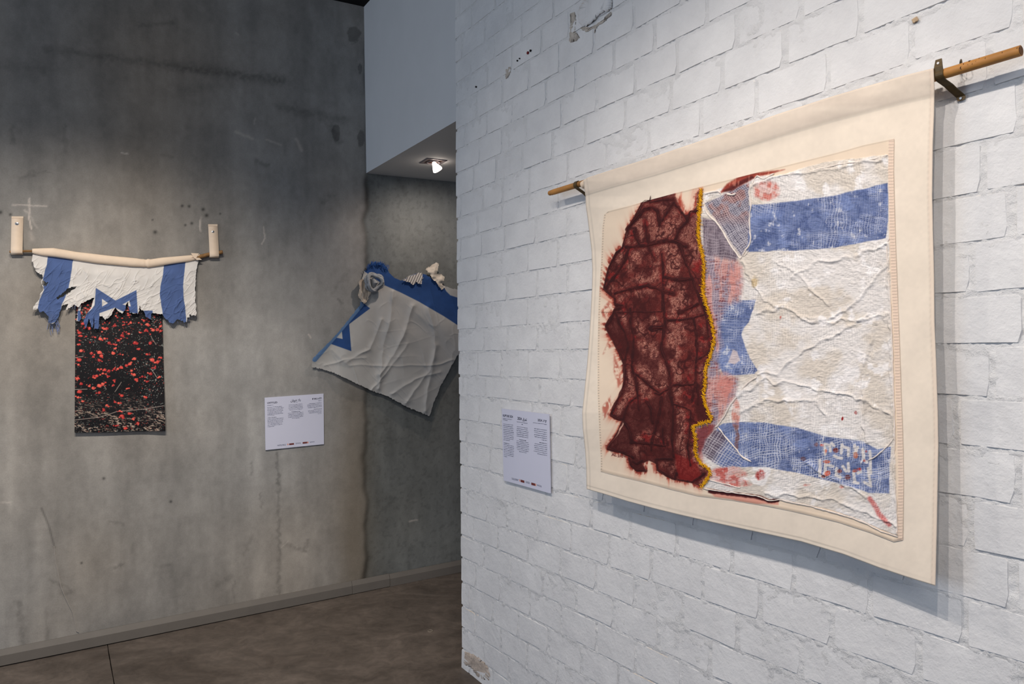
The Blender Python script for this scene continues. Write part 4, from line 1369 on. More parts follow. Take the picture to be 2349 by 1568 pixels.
# white twisted gauze cords
CORDS = [([(1615, 462), (1619, 478), (1626, 492), (1645, 510), (1660, 532), (1675, 558), (1690, 580), (1700, 592), (1705, 586)], 4.2), ([(1705, 586), (1712, 572), (1720, 562), (1723, 545), (1721, 520), (1720, 495), (1724, 475), (1721, 450), (1720, 436), (1728, 420), (1738, 404), (1752, 410), (1778, 398)], 3.8),
         ([(1705, 588), (1712, 584), (1719, 572)], 2.0), ([(1738, 864), (1715, 880), (1695, 905), (1676, 930), (1662, 955), (1648, 975), (1640, 980)], 4.2), ([(1648, 978), (1664, 1000), (1680, 1018), (1694, 1035), (1706, 1048), (1725, 1058)], 4.0), ([(1622, 1092), (1630, 1100), (1660, 1108), (1700, 1118)], 2.8),
         ([(1612, 1118), (1640, 1124), (1680, 1129), (1720, 1134), (1748, 1140), (1766, 1148), (1790, 1145), (1810, 1150), (1850, 1158), (1890, 1168), (1940, 1182), (1985, 1198), (2020, 1216), (2062, 1230)], 2.6), ([(1618, 445), (1632, 441), (1650, 438), (1656, 446)], 4.0), ([(1668, 444), (1680, 447), (1690, 444)], 5.5),
         ([(1990, 1055), (2008, 1048), (2022, 1036), (2044, 1014), (2050, 1002)], 2.8), ([(1790, 402), (1830, 398), (1880, 388), (1930, 376), (1990, 368), (2038, 356)], 3.0), ([(2040, 545), (2036, 580), (2044, 700), (2048, 800), (2052, 930), (2054, 1010), (2050, 1060), (2056, 1140), (2060, 1220)], 2.2)]
for ln, w_ in CORDS:
    m = MB()
    p = smooth_line(ln, 4.0)
    p = p + np.stack([2.4 * (fbm(p[:, 0] / 11, p[:, 1] / 11, 2, 3) - .5), 2.4 * (fbm(p[:, 0] / 11, p[:, 1] / 11, 2, 7) - .5)], -1)
    r = (w_ / 2.0) * 0.00105 * (0.25 + 1.2 * fbm(p[:, 0] / 8, p[:, 1] / 8, 3, 13))
    r[0] *= .2
    r[-1] *= .2
    m.tube(surf(p, .0022), r, 7, True, 1.0, BN)
    m.build('gauze_cord', M_rope, panel)
# yellow seam: core thread and hundreds of loose stitches
yl = smooth_line(YEL, 3.0)
m = MB()
m.tube(surf(yl + RNG.normal(0, .5, yl.shape), .0036), 0.0011, 5, True, 1.0, BN)
tang = np.gradient(yl, axis=0)
tang /= np.linalg.norm(tang, axis=1)[:, None]
for i in range(len(yl)):
    for q in range(4):
        t = tang[i]
        nrm = np.array([-t[1], t[0]])
        a = random.choice((1, -1)) * random.uniform(.3, 1.25)
        dr = t * math.cos(a) + nrm * math.sin(a)
        L = random.uniform(2.5, 6.5) * (1.5 if random.random() < .08 else 1)
        c0 = yl[i] + nrm * random.uniform(-2.2, 2.2) + t * random.uniform(-1.5, 1.5)
        pp = np.array([c0 - dr * L, c0, c0 + dr * L])
        w3 = surf(pp, .0042)
        w3[1] += BN * random.uniform(.0008, .0022)
        w3[2] += BN * random.uniform(-.001, .0015)
        m.tube(w3, random.uniform(.00045, .0007), 3, False, 1.0, BN)
o = m.build('yellow_stitching', M_yellow, panel)
o['kind'] = 'stuff'
tag(o, 'zigzag seam of yellow thread')

# ------------------------------------------------------------------ rod and brackets of the banner
rod = empty('rod', Bpt(1800.0, 278.0, RODD), 'long oiled wooden rod that carries the cream banner on the brick wall', 'rod')
pa_, pb_ = Bpt(1261.0, 443.0, RODD), Bpt(2342.0, 116.0, RODD)
m = MB()
tt = np.linspace(0, 1, 60)
rp = np.array([pa_ + (pb_ - pa_) * t for t in tt])
rr = 0.0094 * (1 + .05 * (fbm(tt * 30, tt * 0, 2, 5) - .5))
rr[0] *= .85
m.tube(rp, rr, 14)
m.build('shaft', M_wood, rod)
for a, nm in ((0.0, 'end_cap'), (1.0, 'end_cap')):
    m = MB()
    c0 = pa_ + (pb_ - pa_) * a
    dirn = (pb_ - pa_) / np.linalg.norm(pb_ - pa_) * (1 if a else -1)
    m.tube([c0, c0 + dirn * .0008], .0078, 12)
    m.build(nm, M_woodend, rod)
for x, y, r in ((2206, 155, .003), (2212, 146, .002), (2225, 139, .0028), (2232, 146, .002), (2262, 133, .002), (2300, 120, .0016), (2335, 110, .002), (2247, 133, .0016), (2240, 140, .0018), (1263, 447, .003), (1267, 449, .002), (1331, 421, .002), (2222, 147, .0018)):
    c0 = Bpt(float(x), float(y), RODD)
    t = np.clip(((c0 - pa_) @ (pb_ - pa_)) / ((pb_ - pa_) @ (pb_ - pa_)), 0.002, .998)
    ax0 = pa_ + (pb_ - pa_) * t
    toc = CAM - ax0
    toc /= np.linalg.norm(toc)
    dv = (c0 - ax0) * .8
    sd_ = dv + toc * math.sqrt(max(.0094 ** 2 - min(dv @ dv, .00007), 1e-6))
    sd_ = sd_ / np.linalg.norm(sd_) * .0094
    m = MB()
    m.tube([ax0 + sd_ * .9, ax0 + sd_ * 1.02], r, 7)
    m.build('knot', M_knot, rod)


def strap_bracket(px_, py_, foot_px, label, tab=True):
    """flat metal P-strap: tab above the rod, loop under it, arm back to the wall"""
    c0 = Bpt(float(px_), float(py_), RODD)
    t = ((c0 - pa_) @ (pb_ - pa_)) / ((pb_ - pa_) @ (pb_ - pa_))
    c0 = pa_ + (pb_ - pa_) * t
    foot = Bpt(float(foot_px[0]), float(foot_px[1]), 0.004)
    e = empty('strap_bracket', foot, label, 'bracket', 'metal strap brackets of the banner rod')
    R = 0.0112
    wid = 0.0150
    axd = (pb_ - pa_) / np.linalg.norm(pb_ - pa_)
    upv = UP - axd * (UP @ axd)
    upv /= np.linalg.norm(upv)
    outv = np.cross(axd, upv)
    if outv @ BN < 0:
        outv = -outv
    path = [c0 + outv * R * .8 + upv * 0.027, c0 + outv * R * 1.0 + upv * 0.012]
    if not tab:
        path = [c0 + (outv * math.cos(math.radians(a)) + upv * math.sin(math.radians(a))) * R for a in (100, 75, 50)]
    for a in np.linspace(25, -75, 8):
        path.append(c0 + (outv * math.cos(math.radians(a)) + upv * math.sin(math.radians(a))) * R)
    s_f = (foot - BP) @ BD
    z_f = foot[2]
    last = path[-1]
    zlast = last[2]
    arm = [(0.030, 0.25), (0.020, .55), (0.010, .78), (0.0065, .88), (0.0058, 1.0), (.0056, 1.12)]
    s_l = (last - BP) @ BD
    for of, q in arm:
        path.append(Bsz(np.array(s_l + (s_f - s_l) * min(q * 1.1, 1)), np.array(zlast + (z_f - zlast) * q), of))
    path = np.array(path)
    wv = axd
    V, F_ = [], []
    n_ = len(path)
    for i, p in enumerate(path):
        tg = path[min(i + 1, n_ - 1)] - path[max(i - 1, 0)]
        tg /= np.linalg.norm(tg)
        nr = np.cross(tg, wv)
        nr /= np.linalg.norm(nr)
        hw = wid * (.72 if i in (0, n_ - 1) else 1.0) * .82
        for sgn, th in ((-1, -1), (1, -1), (1, 1), (-1, 1)):
            V.append(p + wv * sgn * hw * .62 + nr * th * .0009)
    for i in range(n_ - 1):
        for k in range(4):
            a, b_ = i * 4 + k, i * 4 + (k + 1) % 4
            F_.append((a, b_, b_ + 4, a + 4))
    F_ += [(3, 2, 1, 0), tuple((n_ - 1) * 4 + k for k in range(4))]
    mb = MB()
    mb.add(V, F_)
    o = mb.build('strap', M_strap, e, False)
    bm = bmesh.new()
    bm.from_mesh(o.data)
    bmesh.ops.recalc_face_normals(bm, faces=bm.faces)
    bm.to_mesh(o.data)
    bm.free()
    mb = MB()
    mb.tube([path[-2] + BN * .0008, path[-2] + BN * .0028], .0024, 10)
    mb.build('screw', M_screw, e)
    if not tab:
        return
    mb = MB()
    h0 = c0 + outv * R * .9 + upv * 0.0195
    mb.tube([h0 - outv * .002, h0 + outv * .0024], .0022, 10)
    mb.build('tab_hole', plain_mat('tab_hole_white', (225, 222, 220), .8, .02), e)


strap_bracket(2160, 172, (2206, 226), 'bronze strap bracket right of the banner, bent under the rod with one screw')
strap_bracket(1325, 425, (1372, 478), 'dark strap bracket at the left end of the rod, mostly hidden by banner', False)
# screw eye in the wall behind the rod
eye_c = Bpt(2204.0, 152.0, 0.018)
e = empty('screw_eye', Bpt(2204.0, 160.0, .004), 'small wire screw eye in the brick wall behind the rod, right of bracket', 'hook')
m = MB()
rad = (UP * 1.0, BD)
m.tube([eye_c + (UP * math.cos(a) + BN * math.sin(a) * .8 + BD * math.sin(a) * .5) * .012 for a in np.linspace(0, 2 * math.pi, 22)], .0013, 6, False)
m.build('loop', M_strap, e)
m = MB()
m.tube([Bpt(2204.0, 168.0, 0.0), Bpt(2204.0, 168.0, 0.010)], .0016, 6)
m.build('shank', M_strap, e)


# ------------------------------------------------------------------ information plates
def text_mesh(body, size):
    cu = bpy.data.curves.new('t', 'FONT')
    cu.body = body
    cu.size = size
    cu.offset = size * 0.022
    cu.resolution_u = 3
    ob = bpy.data.objects.new('t', cu)
    C.objects.link(ob)
    bpy.context.view_layer.update()
    me = bpy.data.meshes.new_from_object(ob.evaluated_get(bpy.context.evaluated_depsgraph_get()))
    bpy.data.objects.remove(ob)
    bpy.data.curves.remove(cu)
    V = np.array([v.co[:] for v in me.vertices]) if len(me.vertices) else np.zeros((0, 3))
    F_ = [tuple(p.vertices) for p in me.polygons]
    bpy.data.meshes.remove(me)
    return V, F_


def plate(label, corners, ptfun, n, titles, cols, thick=0.004, off=0.009):
    """corners TL TR BR BL in px; titles (text, align, u, v, width, height) in plate units"""
    q = [ptfun(float(x), float(y), off) for x, y in corners]
    e = empty('information_plate', sum(q) / 4 - n * thick, label, 'sign', None)
    m = MB()
    m.quadbox(q, n, thick)
    m.build('board', M_board, e, False)

    def at(u, v, l=.0003):
        return (q[0] * (1 - u) + q[1] * u) * (1 - v) + (q[3] * (1 - u) + q[2] * u) * v + n * l

    for body, al, u, v, w_, h_ in titles:
        V, F_ = text_mesh(body, 1.0)
        if not len(V):
            continue
        mn, mx = V.min(0), V.max(0)
        V = (V - mn) / np.maximum(mx - mn, 1e-6)
        u0 = u if al == 'L' else (u - w_ if al == 'R' else u - w_ / 2)
        m = MB()
        m.add([at(u0 + p[0] * w_, v + (1 - p[1]) * h_) for p in V], F_)
        m.build('title', M_ink, e, False)['kind'] = 'stuff'
    inks = {'d': (MB(), M_ink, 'printed_text'), 'g': (MB(), M_ink2, 'printed_text'), 'r': (MB(), M_logo_red, 'logo_block'), 'o': (MB(), M_logo_org, 'logo_mark')}
    rnd = random.Random(5)
    for al, u, v, w_, h_, kind in cols:
        u0 = u if al == 'L' else (u - w_ if al == 'R' else u - w_ / 2)
        mb = inks[kind][0]
        if kind in 'ro' or w_ < .02:
            mb.add([at(u0, v), at(u0, v + h_), at(u0 + w_, v + h_), at(u0 + w_, v)], [(0, 1, 2, 3)])
            continue
        x = u0
        while x < u0 + w_:
            l = min(rnd.uniform(.008, .034), u0 + w_ - x)
            dv = rnd.uniform(-.1, .1) * h_
            hh = h_ * rnd.uniform(.6, 1.15)
            mb.add([at(x, v + dv), at(x, v + dv + hh), at(x + l, v + dv + hh), at(x + l, v + dv)], [(0, 1, 2, 3)])
            x += l + .0045
    for k, (mb, mt, nm) in inks.items():
        if mb.v and k in 'dg':
            mb.build(nm, mt, e, False)['kind'] = 'stuff'
        elif mb.v:
            for fc_ in mb.f:
                mk(nm, np.array([mb.v[i] for i in fc_]), [(0, 1, 2, 3)], mt, e, None, False)
    return e


def block(al, u, v0, v1, n, w, last=.4, kind='g', h=None, jit=.06, first=None):
    out = []
    rnd = random.Random(int(u * 1000 + v0 * 77))
    step = (v1 - v0) / max(n - 1, 1)
    for i in range(n):
        ww = w * (1 - rnd.uniform(0, jit * 2))
        if i == n - 1:
            ww = w * last
        k = kind
        if first and i == 0:
            ww = w * .55
            k = first
        out.append((al, u, v0 + step * i, ww, h or step * .36, k))
    return out


LOGOS = lambda v, du: [('L', du, v + .006, .155, .008, 'g'), ('L', du, v + .020, .14, .008, 'g'), ('L', du + .172, v, .012, .03, 'o'), ('L', du + .20, v, .082, .032, 'r'), ('L', du + .31, v + .002, .085, .008, 'g'), ('L', du + .312, v + .016, .09, .008, 'g'), ('L', du + .43, v, .08, .032, 'r'), ('L', du + .515, v, .014, .032, 'o'), ('L', du + .55, v + .006, .088, .007, 'g'), ('L', du + .56, v + .016, .08, .009, 'g')]
ARA1 = '\uFEE5\uFE8D\uFEEE\uFEE8\uFECB \uFEFC\uFE91'
ARA2 = '2024 \uFED5\uFEB0\uFEE4\uFE97'
HEB1 = 'תרתוכ אלל'
HEB2 = '2024 ערק'
plate('white information plate headed UNTITLED on the grey concrete wall', [(607.3, 911.7), (742.2, 902.4), (743.2, 1018.2), (609.2, 1031.9)], Lpt, LN,
      [('UNTITLED', 'L', .04, .088, .165, .034), (ARA1, 'C', .515, .065, .17, .062), (HEB1, 'R', .965, .066, .165, .042)],
      block('L', .04, .148, .148, 1, .1, 1, 'g', .008) + block('L', .04, .185, .345, 7, .275, .42) + block('L', .04, .385, .555, 8, .27, .42, first='d') +
      block('C', .515, .125, .125, 1, .06, 1, 'g', .008) + block('C', .515, .168, .268, 5, .27, .8) + block('C', .515, .305, .435, 6, .27, .5, first='d') +
      block('R', .965, .128, .128, 1, .06, 1, 'g', .008) + block('R', .965, .172, .25, 4, .255, .95) + block('R', .965, .288, .385, 5, .255, .27, first='d') + LOGOS(.918, .195), .005, .0075)
plate('white information plate headed RUPTURE 2024 on white brick wall beside the cream banner', [(1150.6, 936.8), (1259.0, 949.6), (1262.2, 1131.2), (1155.3, 1101.2)], Bpt, BN,
      [('RUPTURE 2024', 'L', .03, .076, .225, .034), (ARA2, 'C', .455, .085, .20, .052), (HEB2, 'R', .955, .075, .175, .042)],
      block('L', .03, .130, .150, 2, .22, .45, 'g', .009) + block('L', .03, .205, .425, 10, .235, .6) + block('L', .03, .470, .655, 9, .24, .28, first='d') +
      block('C', .455, .150, .172, 2, .26, .1, 'g', .009) + block('C', .455, .215, .340, 6, .265, .95) + block('C', .455, .385, .545, 8, .27, .6, first='d') +
      block('R', .955, .130, .130, 1, .27, 1, 'g', .009) + block('R', .955, .205, .335, 6, .275, .38) + block('R', .955, .375, .525, 7, .27, .72, first='d') + LOGOS(.925, .19), .004, .0125)

# ------------------------------------------------------------------ left work: rod, straps, sleeve, torn flag, print
RODL = 0.022
rl = np.array([(22, 577.5), (60, 576), (110, 577), (177, 584), (259, 595), (333, 602), (400, 596), (455, 589), (480, 583), (509, 578)], float)
rlp = smooth_line(rl, 8)
lrod = empty('rod', Lpt(270.0, 596.0, RODL), 'thin brown stick inside the cream sleeve of the torn flag on grey wall', 'rod')
m = MB()
rad = np.interp(rlp[:, 0], [22, 80, 300, 440, 500, 509], [.0070, .0072, .012, .0135, .0115, .0125])
m.tube(Lpt(rlp[:, 0], rlp[:, 1], RODL), rad * .78, 10, True, 1.0, LN)
m.build('shaft', plain_mat('brown_stick', (132, 98, 60), .7, .3, 60, (120, .4, .001)), lrod)
m = MB()
m.tube(Lpt(np.array([508.6, 510.5]), np.array([578., 577.8]), RODL), .0088, 10, True, 1.0, LN)
m.build('end_cap', M_woodend, lrod)


def strap(corn, screw, label):
    """a folded cotton strap hanging round the stick: front tail, loop, back tail"""
    (xl, yt), (xr, _), (xr2, yb), (xl2, _) = corn
    e = empty('strap', Lpt((xl + xr) / 2, float(yt), 0.004), label, 'strap', 'cotton straps of the torn flag')
    ts = np.linspace(0, 1, 12)
    m = MB()
    rows = []
    for t in ts:
        o_ = 0.006 + (RODL + .0125 - .006) * t ** 1.4
        a = Lpt(xl + (xl2 - xl) * t, yt + (yb - yt) * t - 0, o_)
        b_ = Lpt(xr + (xr2 - xr) * t, yt + (yb - yt) * t, o_)
        rows.append((a, b_))
    a, b_ = rows[-1]
    for of, dz in ((RODL + .006, -.006), (RODL - .004, -.0085), (RODL - .0105, -.001)):
        rows.append((a + LN * (of - RODL - .0125) + UP * dz, b_ + LN * (of - RODL - .0125) + UP * dz))
    for t in ts[::-1][1:]:
        o_ = 0.002 + (RODL - .0125 - .002) * t
        rows.append((Lpt(xl + (xl2 - xl) * t, yt + (yb - yt) * t, o_), Lpt(xr + (xr2 - xr) * t, yt + (yb - yt) * t, o_)))
    V = [p for r_ in rows for p in r_]
    F_ = [(2 * i, 2 * i + 1, 2 * i + 3, 2 * i + 2) for i in range(len(rows) - 1)]
    m.add(V, F_)
    o = m.build('webbing', M_cloth, e)
    so = o.modifiers.new('thickness', 'SOLIDIFY')
    so.thickness = .0018
    so.offset = 0
    # turned-over fold on top
    m = MB()
    q = [Lpt(xl, yt + 0., .0085), Lpt(xr, yt + 0., .0085), Lpt(xr, yt + 4.5, .0088), Lpt(xl, yt + 4.5, .0088)]
    m.quadbox(q, LN, .002)
    m.build('fold', M_cloth, e, False)
    c0 = Lpt(float(screw[0]), float(screw[1]), .0085)
    m = MB()
    m.tube([c0 - LN * .004, c0 + LN * .002, c0 + LN * .003], np.array([.0075, .0075, .0055]), 14)
    m.build('screw', M_screw, e)
    m = MB()
    for sgn in ((1, 0), (0, 1)):
        dv = (LD if sgn[0] else UP) * .004
        ov = (UP if sgn[0] else LD) * .0009
        m = MB()
        m.quadbox([c0 + LN * .0034 - dv - ov, c0 + LN * .0034 + dv - ov, c0 + LN * .0034 + dv + ov, c0 + LN * .0034 - dv + ov], LN, .001)
        m.build('screw_slot', M_hole, e, False)


strap([(26.5, 496), (53.5, 496), (51.5, 578), (24.5, 578)], (39, 513), 'cream cotton strap screwed to concrete wall at left end of the stick')
strap([(477.5, 514), (499, 514), (502.5, 586), (481, 586)], (488.5, 532), 'cream cotton strap screwed to concrete wall at right end of the stick')

# flag remnant with the sleeve
flag = empty('torn_flag', Lpt(265.0, 640.0, .02), 'tattered white and blue flag hanging from a cream sleeve over the dark print', 'flag')
ST = np.array([(74, 570), (98, 569), (122, 568.5), (177, 577.5), (259, 587), (333, 594), (345, 594.5), (370, 590.5), (436, 585), (457, 582.5)], float)
SB = np.array([(74, 581), (98, 586), (148, 592.5), (222, 603.5), (300, 611), (333, 613), (345, 612.5), (370, 609), (436, 599), (459, 594)], float)
xs = np.linspace(74, 458, 120)
yt_ = np.interp(xs, ST[:, 0], ST[:, 1])
yb_ = np.interp(xs, SB[:, 0], SB[:, 1])
ctr = Lpt(xs, (yt_ + yb_) / 2, RODL)
hh = np.linalg.norm(Lpt(xs, yt_, RODL) - Lpt(xs, yb_, RODL), axis=1) / 2
V, F_ = [], []
seg = 20
pleat = np.exp(-((xs - 340) / 3.0) ** 2) * .10 - np.exp(-((xs - 334) / 2.5) ** 2) * .14 - np.exp(-((xs - 322) / 5) ** 2) * .05
for i in range(len(xs)):
    for k in range(seg):
        a = 2 * math.pi * k / seg
        r = hh[i] * (1 + pleat[i] + .05 * (fbm(np.array(xs[i] / 25), np.array(k / 4.0), 2, 3) - .5))
        V.append(ctr[i] + UP * math.cos(a) * r + LN * math.sin(a) * (r * .72 if math.sin(a) > 0 else r * .6))
for i in range(len(xs) - 1):
    for k in range(seg):
        a, b_ = i * seg + k, i * seg + (k + 1) % seg
        F_.append((a, b_, b_ + seg, a + seg))
o = mk('sleeve', np.array(V), F_, M_cloth, flag)
so = o.modifiers.new('thickness', 'SOLIDIFY')
so.thickness = .0015
tag(o, 'cream cotton sleeve rolled round the stick')
# loose folded corner at right end of the sleeve
m = MB()
q = [Lpt(438.0, 580.0, RODL + .012), Lpt(456.5, 581.0, RODL + .009), Lpt(449.0, 593.5, RODL + .0135), Lpt(444.0, 590.5, RODL + .0145)]
m.quadbox(q, LN, .001)
m.build('loose_corner', M_cloth, flag, False)
m = MB()
q = [Lpt(447.0, 592.0, RODL + .012), Lpt(457.0, 591.0, RODL + .012), Lpt(463.0, 595.5, RODL + .010), Lpt(452.0, 596.0, RODL + .012)]
m.quadbox(q, LN, .001)
m.build('loose_corner', M_cloth, flag, False)


def flag_mesh(name, poly, holes, X0, X1, Y0, Y1, step, colfun, depthfun, ptfun, n, parent, mat, rag=1.0):
    nx, ny = int((X1 - X0) / step) + 1, int((Y1 - Y0) / step) + 1
    X, Y = np.meshgrid(np.linspace(X0, X1, nx), np.linspace(Y0, Y1, ny), indexing='ij')
    xr = X + rag * 3 * (fbm(X / 4, Y / 9, 2, 3) - .5)
    yr = Y + rag * 5 * (fbm(X / 3, Y / 12, 2, 5) - .5)
    sd = sdpoly(xr, yr, poly)
    ins = sd > 0
    for h in holes:
        ins &= ~inpoly(xr, yr, h)
    cen = (ins[:-1, :-1].astype(int) + ins[1:, :-1] + ins[1:, 1:] + ins[:-1, 1:]) >= 3
    col = colfun(X, Y)
    P = ptfun(X, Y, depthfun(X, Y))
    f = grid_faces(nx, ny, cen)
    f = orient(P, f, n)
    P2, f2, c2 = compact(P, f, lin(np.clip(col, 3, 248)))
    o = mk(name, P2, f2, mat, parent, c2)
    return o


FL = [(74, 583), (72.6, 597), (77, 607), (81, 622), (96, 630), (98, 637), (94, 646), (99, 660), (98, 667), (92, 674), (90, 686), (77, 702), (75, 709), (88, 709), (90, 717), (99, 714), (112, 724), (110, 738), (120, 743), (127, 738), (136, 724), (139, 710), (143, 699), (155, 698), (150, 712), (165, 703), (172, 698), (179, 705), (186, 696), (200, 689), (216, 681), (211, 696), (209, 707), (195, 726), (192, 737), (196, 754), (200, 747), (204, 730), (209, 748), (213, 750), (216, 726), (216, 752), (226, 754), (228, 726), (234, 724), (241, 733), (255, 723), (262, 708), (264, 706), (280, 719), (287, 712), (292, 692), (297, 710), (299, 717), (316, 719), (320, 712), (321, 696), (322, 710), (330, 714), (334, 726), (346, 733), (347, 719), (372, 720), (377, 728), (390, 740), (399, 741), (404, 734), (409, 731), (423, 740), (428, 738), (430, 728), (435, 728), (434, 721), (448, 723), (451, 719), (448, 682), (448, 654), (451, 619), (455, 598), (459, 590), (370, 600), (333, 604), (222, 594), (148, 583)]
HOLES = [[(130, 682), (150, 668), (158, 660), (176, 657), (167, 665), (147, 679), (132, 686)], [(98, 644), (106, 647), (112, 648), (104, 656), (97, 653)]]
B1 = [(110, 586), (168, 594), (165, 614), (162, 634), (157, 660), (150, 682), (141, 699), (137, 735), (105, 745), (86, 720), (87, 707), (91, 686), (101, 665), (99, 637), (107, 606)]
B2_ = [(377, 600), (427, 590), (424, 615), (421, 637), (420, 668), (425, 710), (428, 745), (376, 745), (371, 703), (367, 675), (368, 657), (372, 640)]
STARP = [(220, 660), (265, 689), (313, 665), (316, 719), (282, 714), (263.5, 705), (228, 718), (229, 756), (206, 756), (207, 735), (199, 756), (190, 756), (190, 728), (212, 707), (217, 700)]
STARH = [[(234, 685), (248, 695), (234, 703)], [(281, 698), (297, 689), (300, 703)]]


def flag_color(X, Y):
    col = np.zeros(X.shape + (3,))
    col[:] = (205, 200, 194)
    col *= (1 + .06 * (fbm(X / 14, Y / 14, 3, 7) - .5))[..., None]
    xw = X + 2.2 * (fbm(X / 12, Y / 12, 3, 11) - .5)
    yw = Y + 2.2 * (fbm(X / 12, Y / 12, 3, 13) - .5)
    bl = np.array([74, 93, 136]) * (1 + .12 * (fbm(X / 16, Y / 16, 4, 17) - .5))[..., None]
    mb = sst(-.8, .8, sdpoly(xw, yw, B1)) + sst(-.8, .8, sdpoly(xw, yw, B2_))
    st_ = sst(-.7, .7, sdpoly(X, Y, STARP))
    for h in STARH:
        st_ *= 1 - sst(-.7, .7, sdpoly(X, Y, h))
    tiny = sst(-1, 1, sdpoly(X, Y, [(330, 712), (350, 712), (350, 736), (330, 730)])) + sst(-1, 1, sdpoly(X, Y, [(178, 712), (187, 712), (187, 740), (178, 735)]))
    col = mixc(col, bl, np.clip(mb + st_ + tiny, 0, 1))
    grime = sst(700, 740, Y) * sst(150, 90, X) * fbm(X / 7, Y / 7, 3, 19)
    return mixc(col, np.array([96, 86, 74]), .5 * grime)


def crease(X, Y, seed, ang, s1, s2):
    a = X * math.cos(ang) + Y * math.sin(ang)
    b_ = -X * math.sin(ang) + Y * math.cos(ang)
    q = fbm(a / s1, b_ / s2, 3, seed)
    return 1 - np.abs(q - .5) * 4


def wrinkle(X, Y, seed, ang, s1, s2):
    """sparse sharp ridges, long along ang"""
    X = X + 8 * (fbm(X / 45, Y / 45, 2, seed + 40) - .5)
    Y = Y + 8 * (fbm(X / 45, Y / 45, 2, seed + 44) - .5)
    a = X * math.cos(ang) + Y * math.sin(ang)
    b_ = -X * math.sin(ang) + Y * math.cos(ang)
    q = vnoise(a / s1, b_ / s2, seed)
    return np.exp(-(np.abs(q - .5) / .06) ** 1.2) * vnoise(a / s1 * 2, b_ / s2, seed + 9)


def flag_depth(X, Y):
    top = np.interp(X, SB[:, 0], SB[:, 1])
    t = np.clip((Y - top) / 60.0, 0, 2)
    d = 0.016 + .012 * sst(0, .5, t) + .002 * t
    d += .0045 * sst(.0, .35, t) * wrinkle(X, Y, 21, -0.85, 34, 9)
    d += .0035 * sst(.1, .5, t) * wrinkle(X, Y, 23, -0.45, 26, 7)
    d += .0035 * sst(.1, .5, t) * wrinkle(X, Y, 37, -1.1, 30, 11)
    d += .005 * (fbm(X / 26, Y / 26, 2, 27) - .5) * sst(0, .4, t)
    d += .010 * sst(150, 100, X) * sst(640, 740, Y) * (fbm(X / 12, Y / 14, 3, 29) - .2)
    d += .006 * sst(375, 430, X) * (fbm(X / 18, Y / 22, 2, 31) - .3)
    return np.maximum(d, .0135)


o = flag_mesh('torn_cloth', FL, HOLES, 68, 464, 580, 760, 0.62, flag_color, flag_depth, Lpt, LN, flag, M_flag)
tag(o, 'white cotton with two blue stripes and half a blue star, frayed below')
# the thin loose strip and hanging threads
o = flag_mesh('loose_strip', [(180, 698), (187, 700), (184, 712), (187, 730), (181, 738), (175, 736), (178, 716)], [], 172, 192, 694, 742, 1.0, flag_color, lambda X, Y: np.full(X.shape, .018), Lpt, LN, flag, M_flag, .6)
m = MB()
rnd = random.Random(3)
for i in range(16):
    x0, y0 = rnd.uniform(112, 138), rnd.uniform(728, 740)
    L = rnd.uniform(12, 34)
    dx = rnd.uniform(-6, 6)
    p = smooth_line([(x0, y0), (x0 + dx, y0 + L * .5), (x0 + dx * rnd.uniform(-1, 1.4), y0 + L)], 4)
    m.tube(Lpt(p[:, 0], p[:, 1], rnd.uniform(.010, .02)), .0008, 4)
for i in range(40):
    x0 = rnd.choice((rnd.uniform(376, 450), rnd.uniform(192, 262), rnd.uniform(150, 180)))
    y0 = float(np.interp(x0, [150, 180, 192, 226, 240, 262, 376, 390, 425, 450], [708, 700, 745, 750, 728, 710, 724, 738, 738, 720])) - 3
    L = rnd.uniform(4, 11)
    dx = rnd.uniform(-3, 3)
    m.tube(Lpt(np.array([x0, x0 + dx * .6, x0 + dx]), np.array([y0, y0 + L * .5, y0 + L]), rnd.uniform(.018, .028)), .0005, 3)
o = m.build('fringe_threads', plain_mat('frayed_threads', (120, 132, 168), .9, .3, 300), flag)
o['kind'] = 'stuff'

# photo print behind the flag
pr = empty('photo_print', Lpt(275.0, 990.0, .006), 'dark photographic print of red flowers and dry grass behind the torn flag', 'poster')
PLp = np.array([(173, 650), (172.5, 800), (171, 992)], float)
PRp = np.array([(371.5, 650), (372.5, 720), (375, 830), (379.5, 988)], float)
PTp = np.array([(173, 650), (371.5, 650)], float)
PBp = np.array([(171, 992), (240, 991), (310, 988.5), (379.5, 988)], float)
NX, NY = 300, 500
X, Y = coons(PLp, PRp, PTp, PBp, NX, NY)
col = np.zeros(X.shape + (3,))
col[:] = (15, 12, 13)
col *= (1 + .5 * (fbm(X / 30, Y / 20, 3, 3) - .5))[..., None]
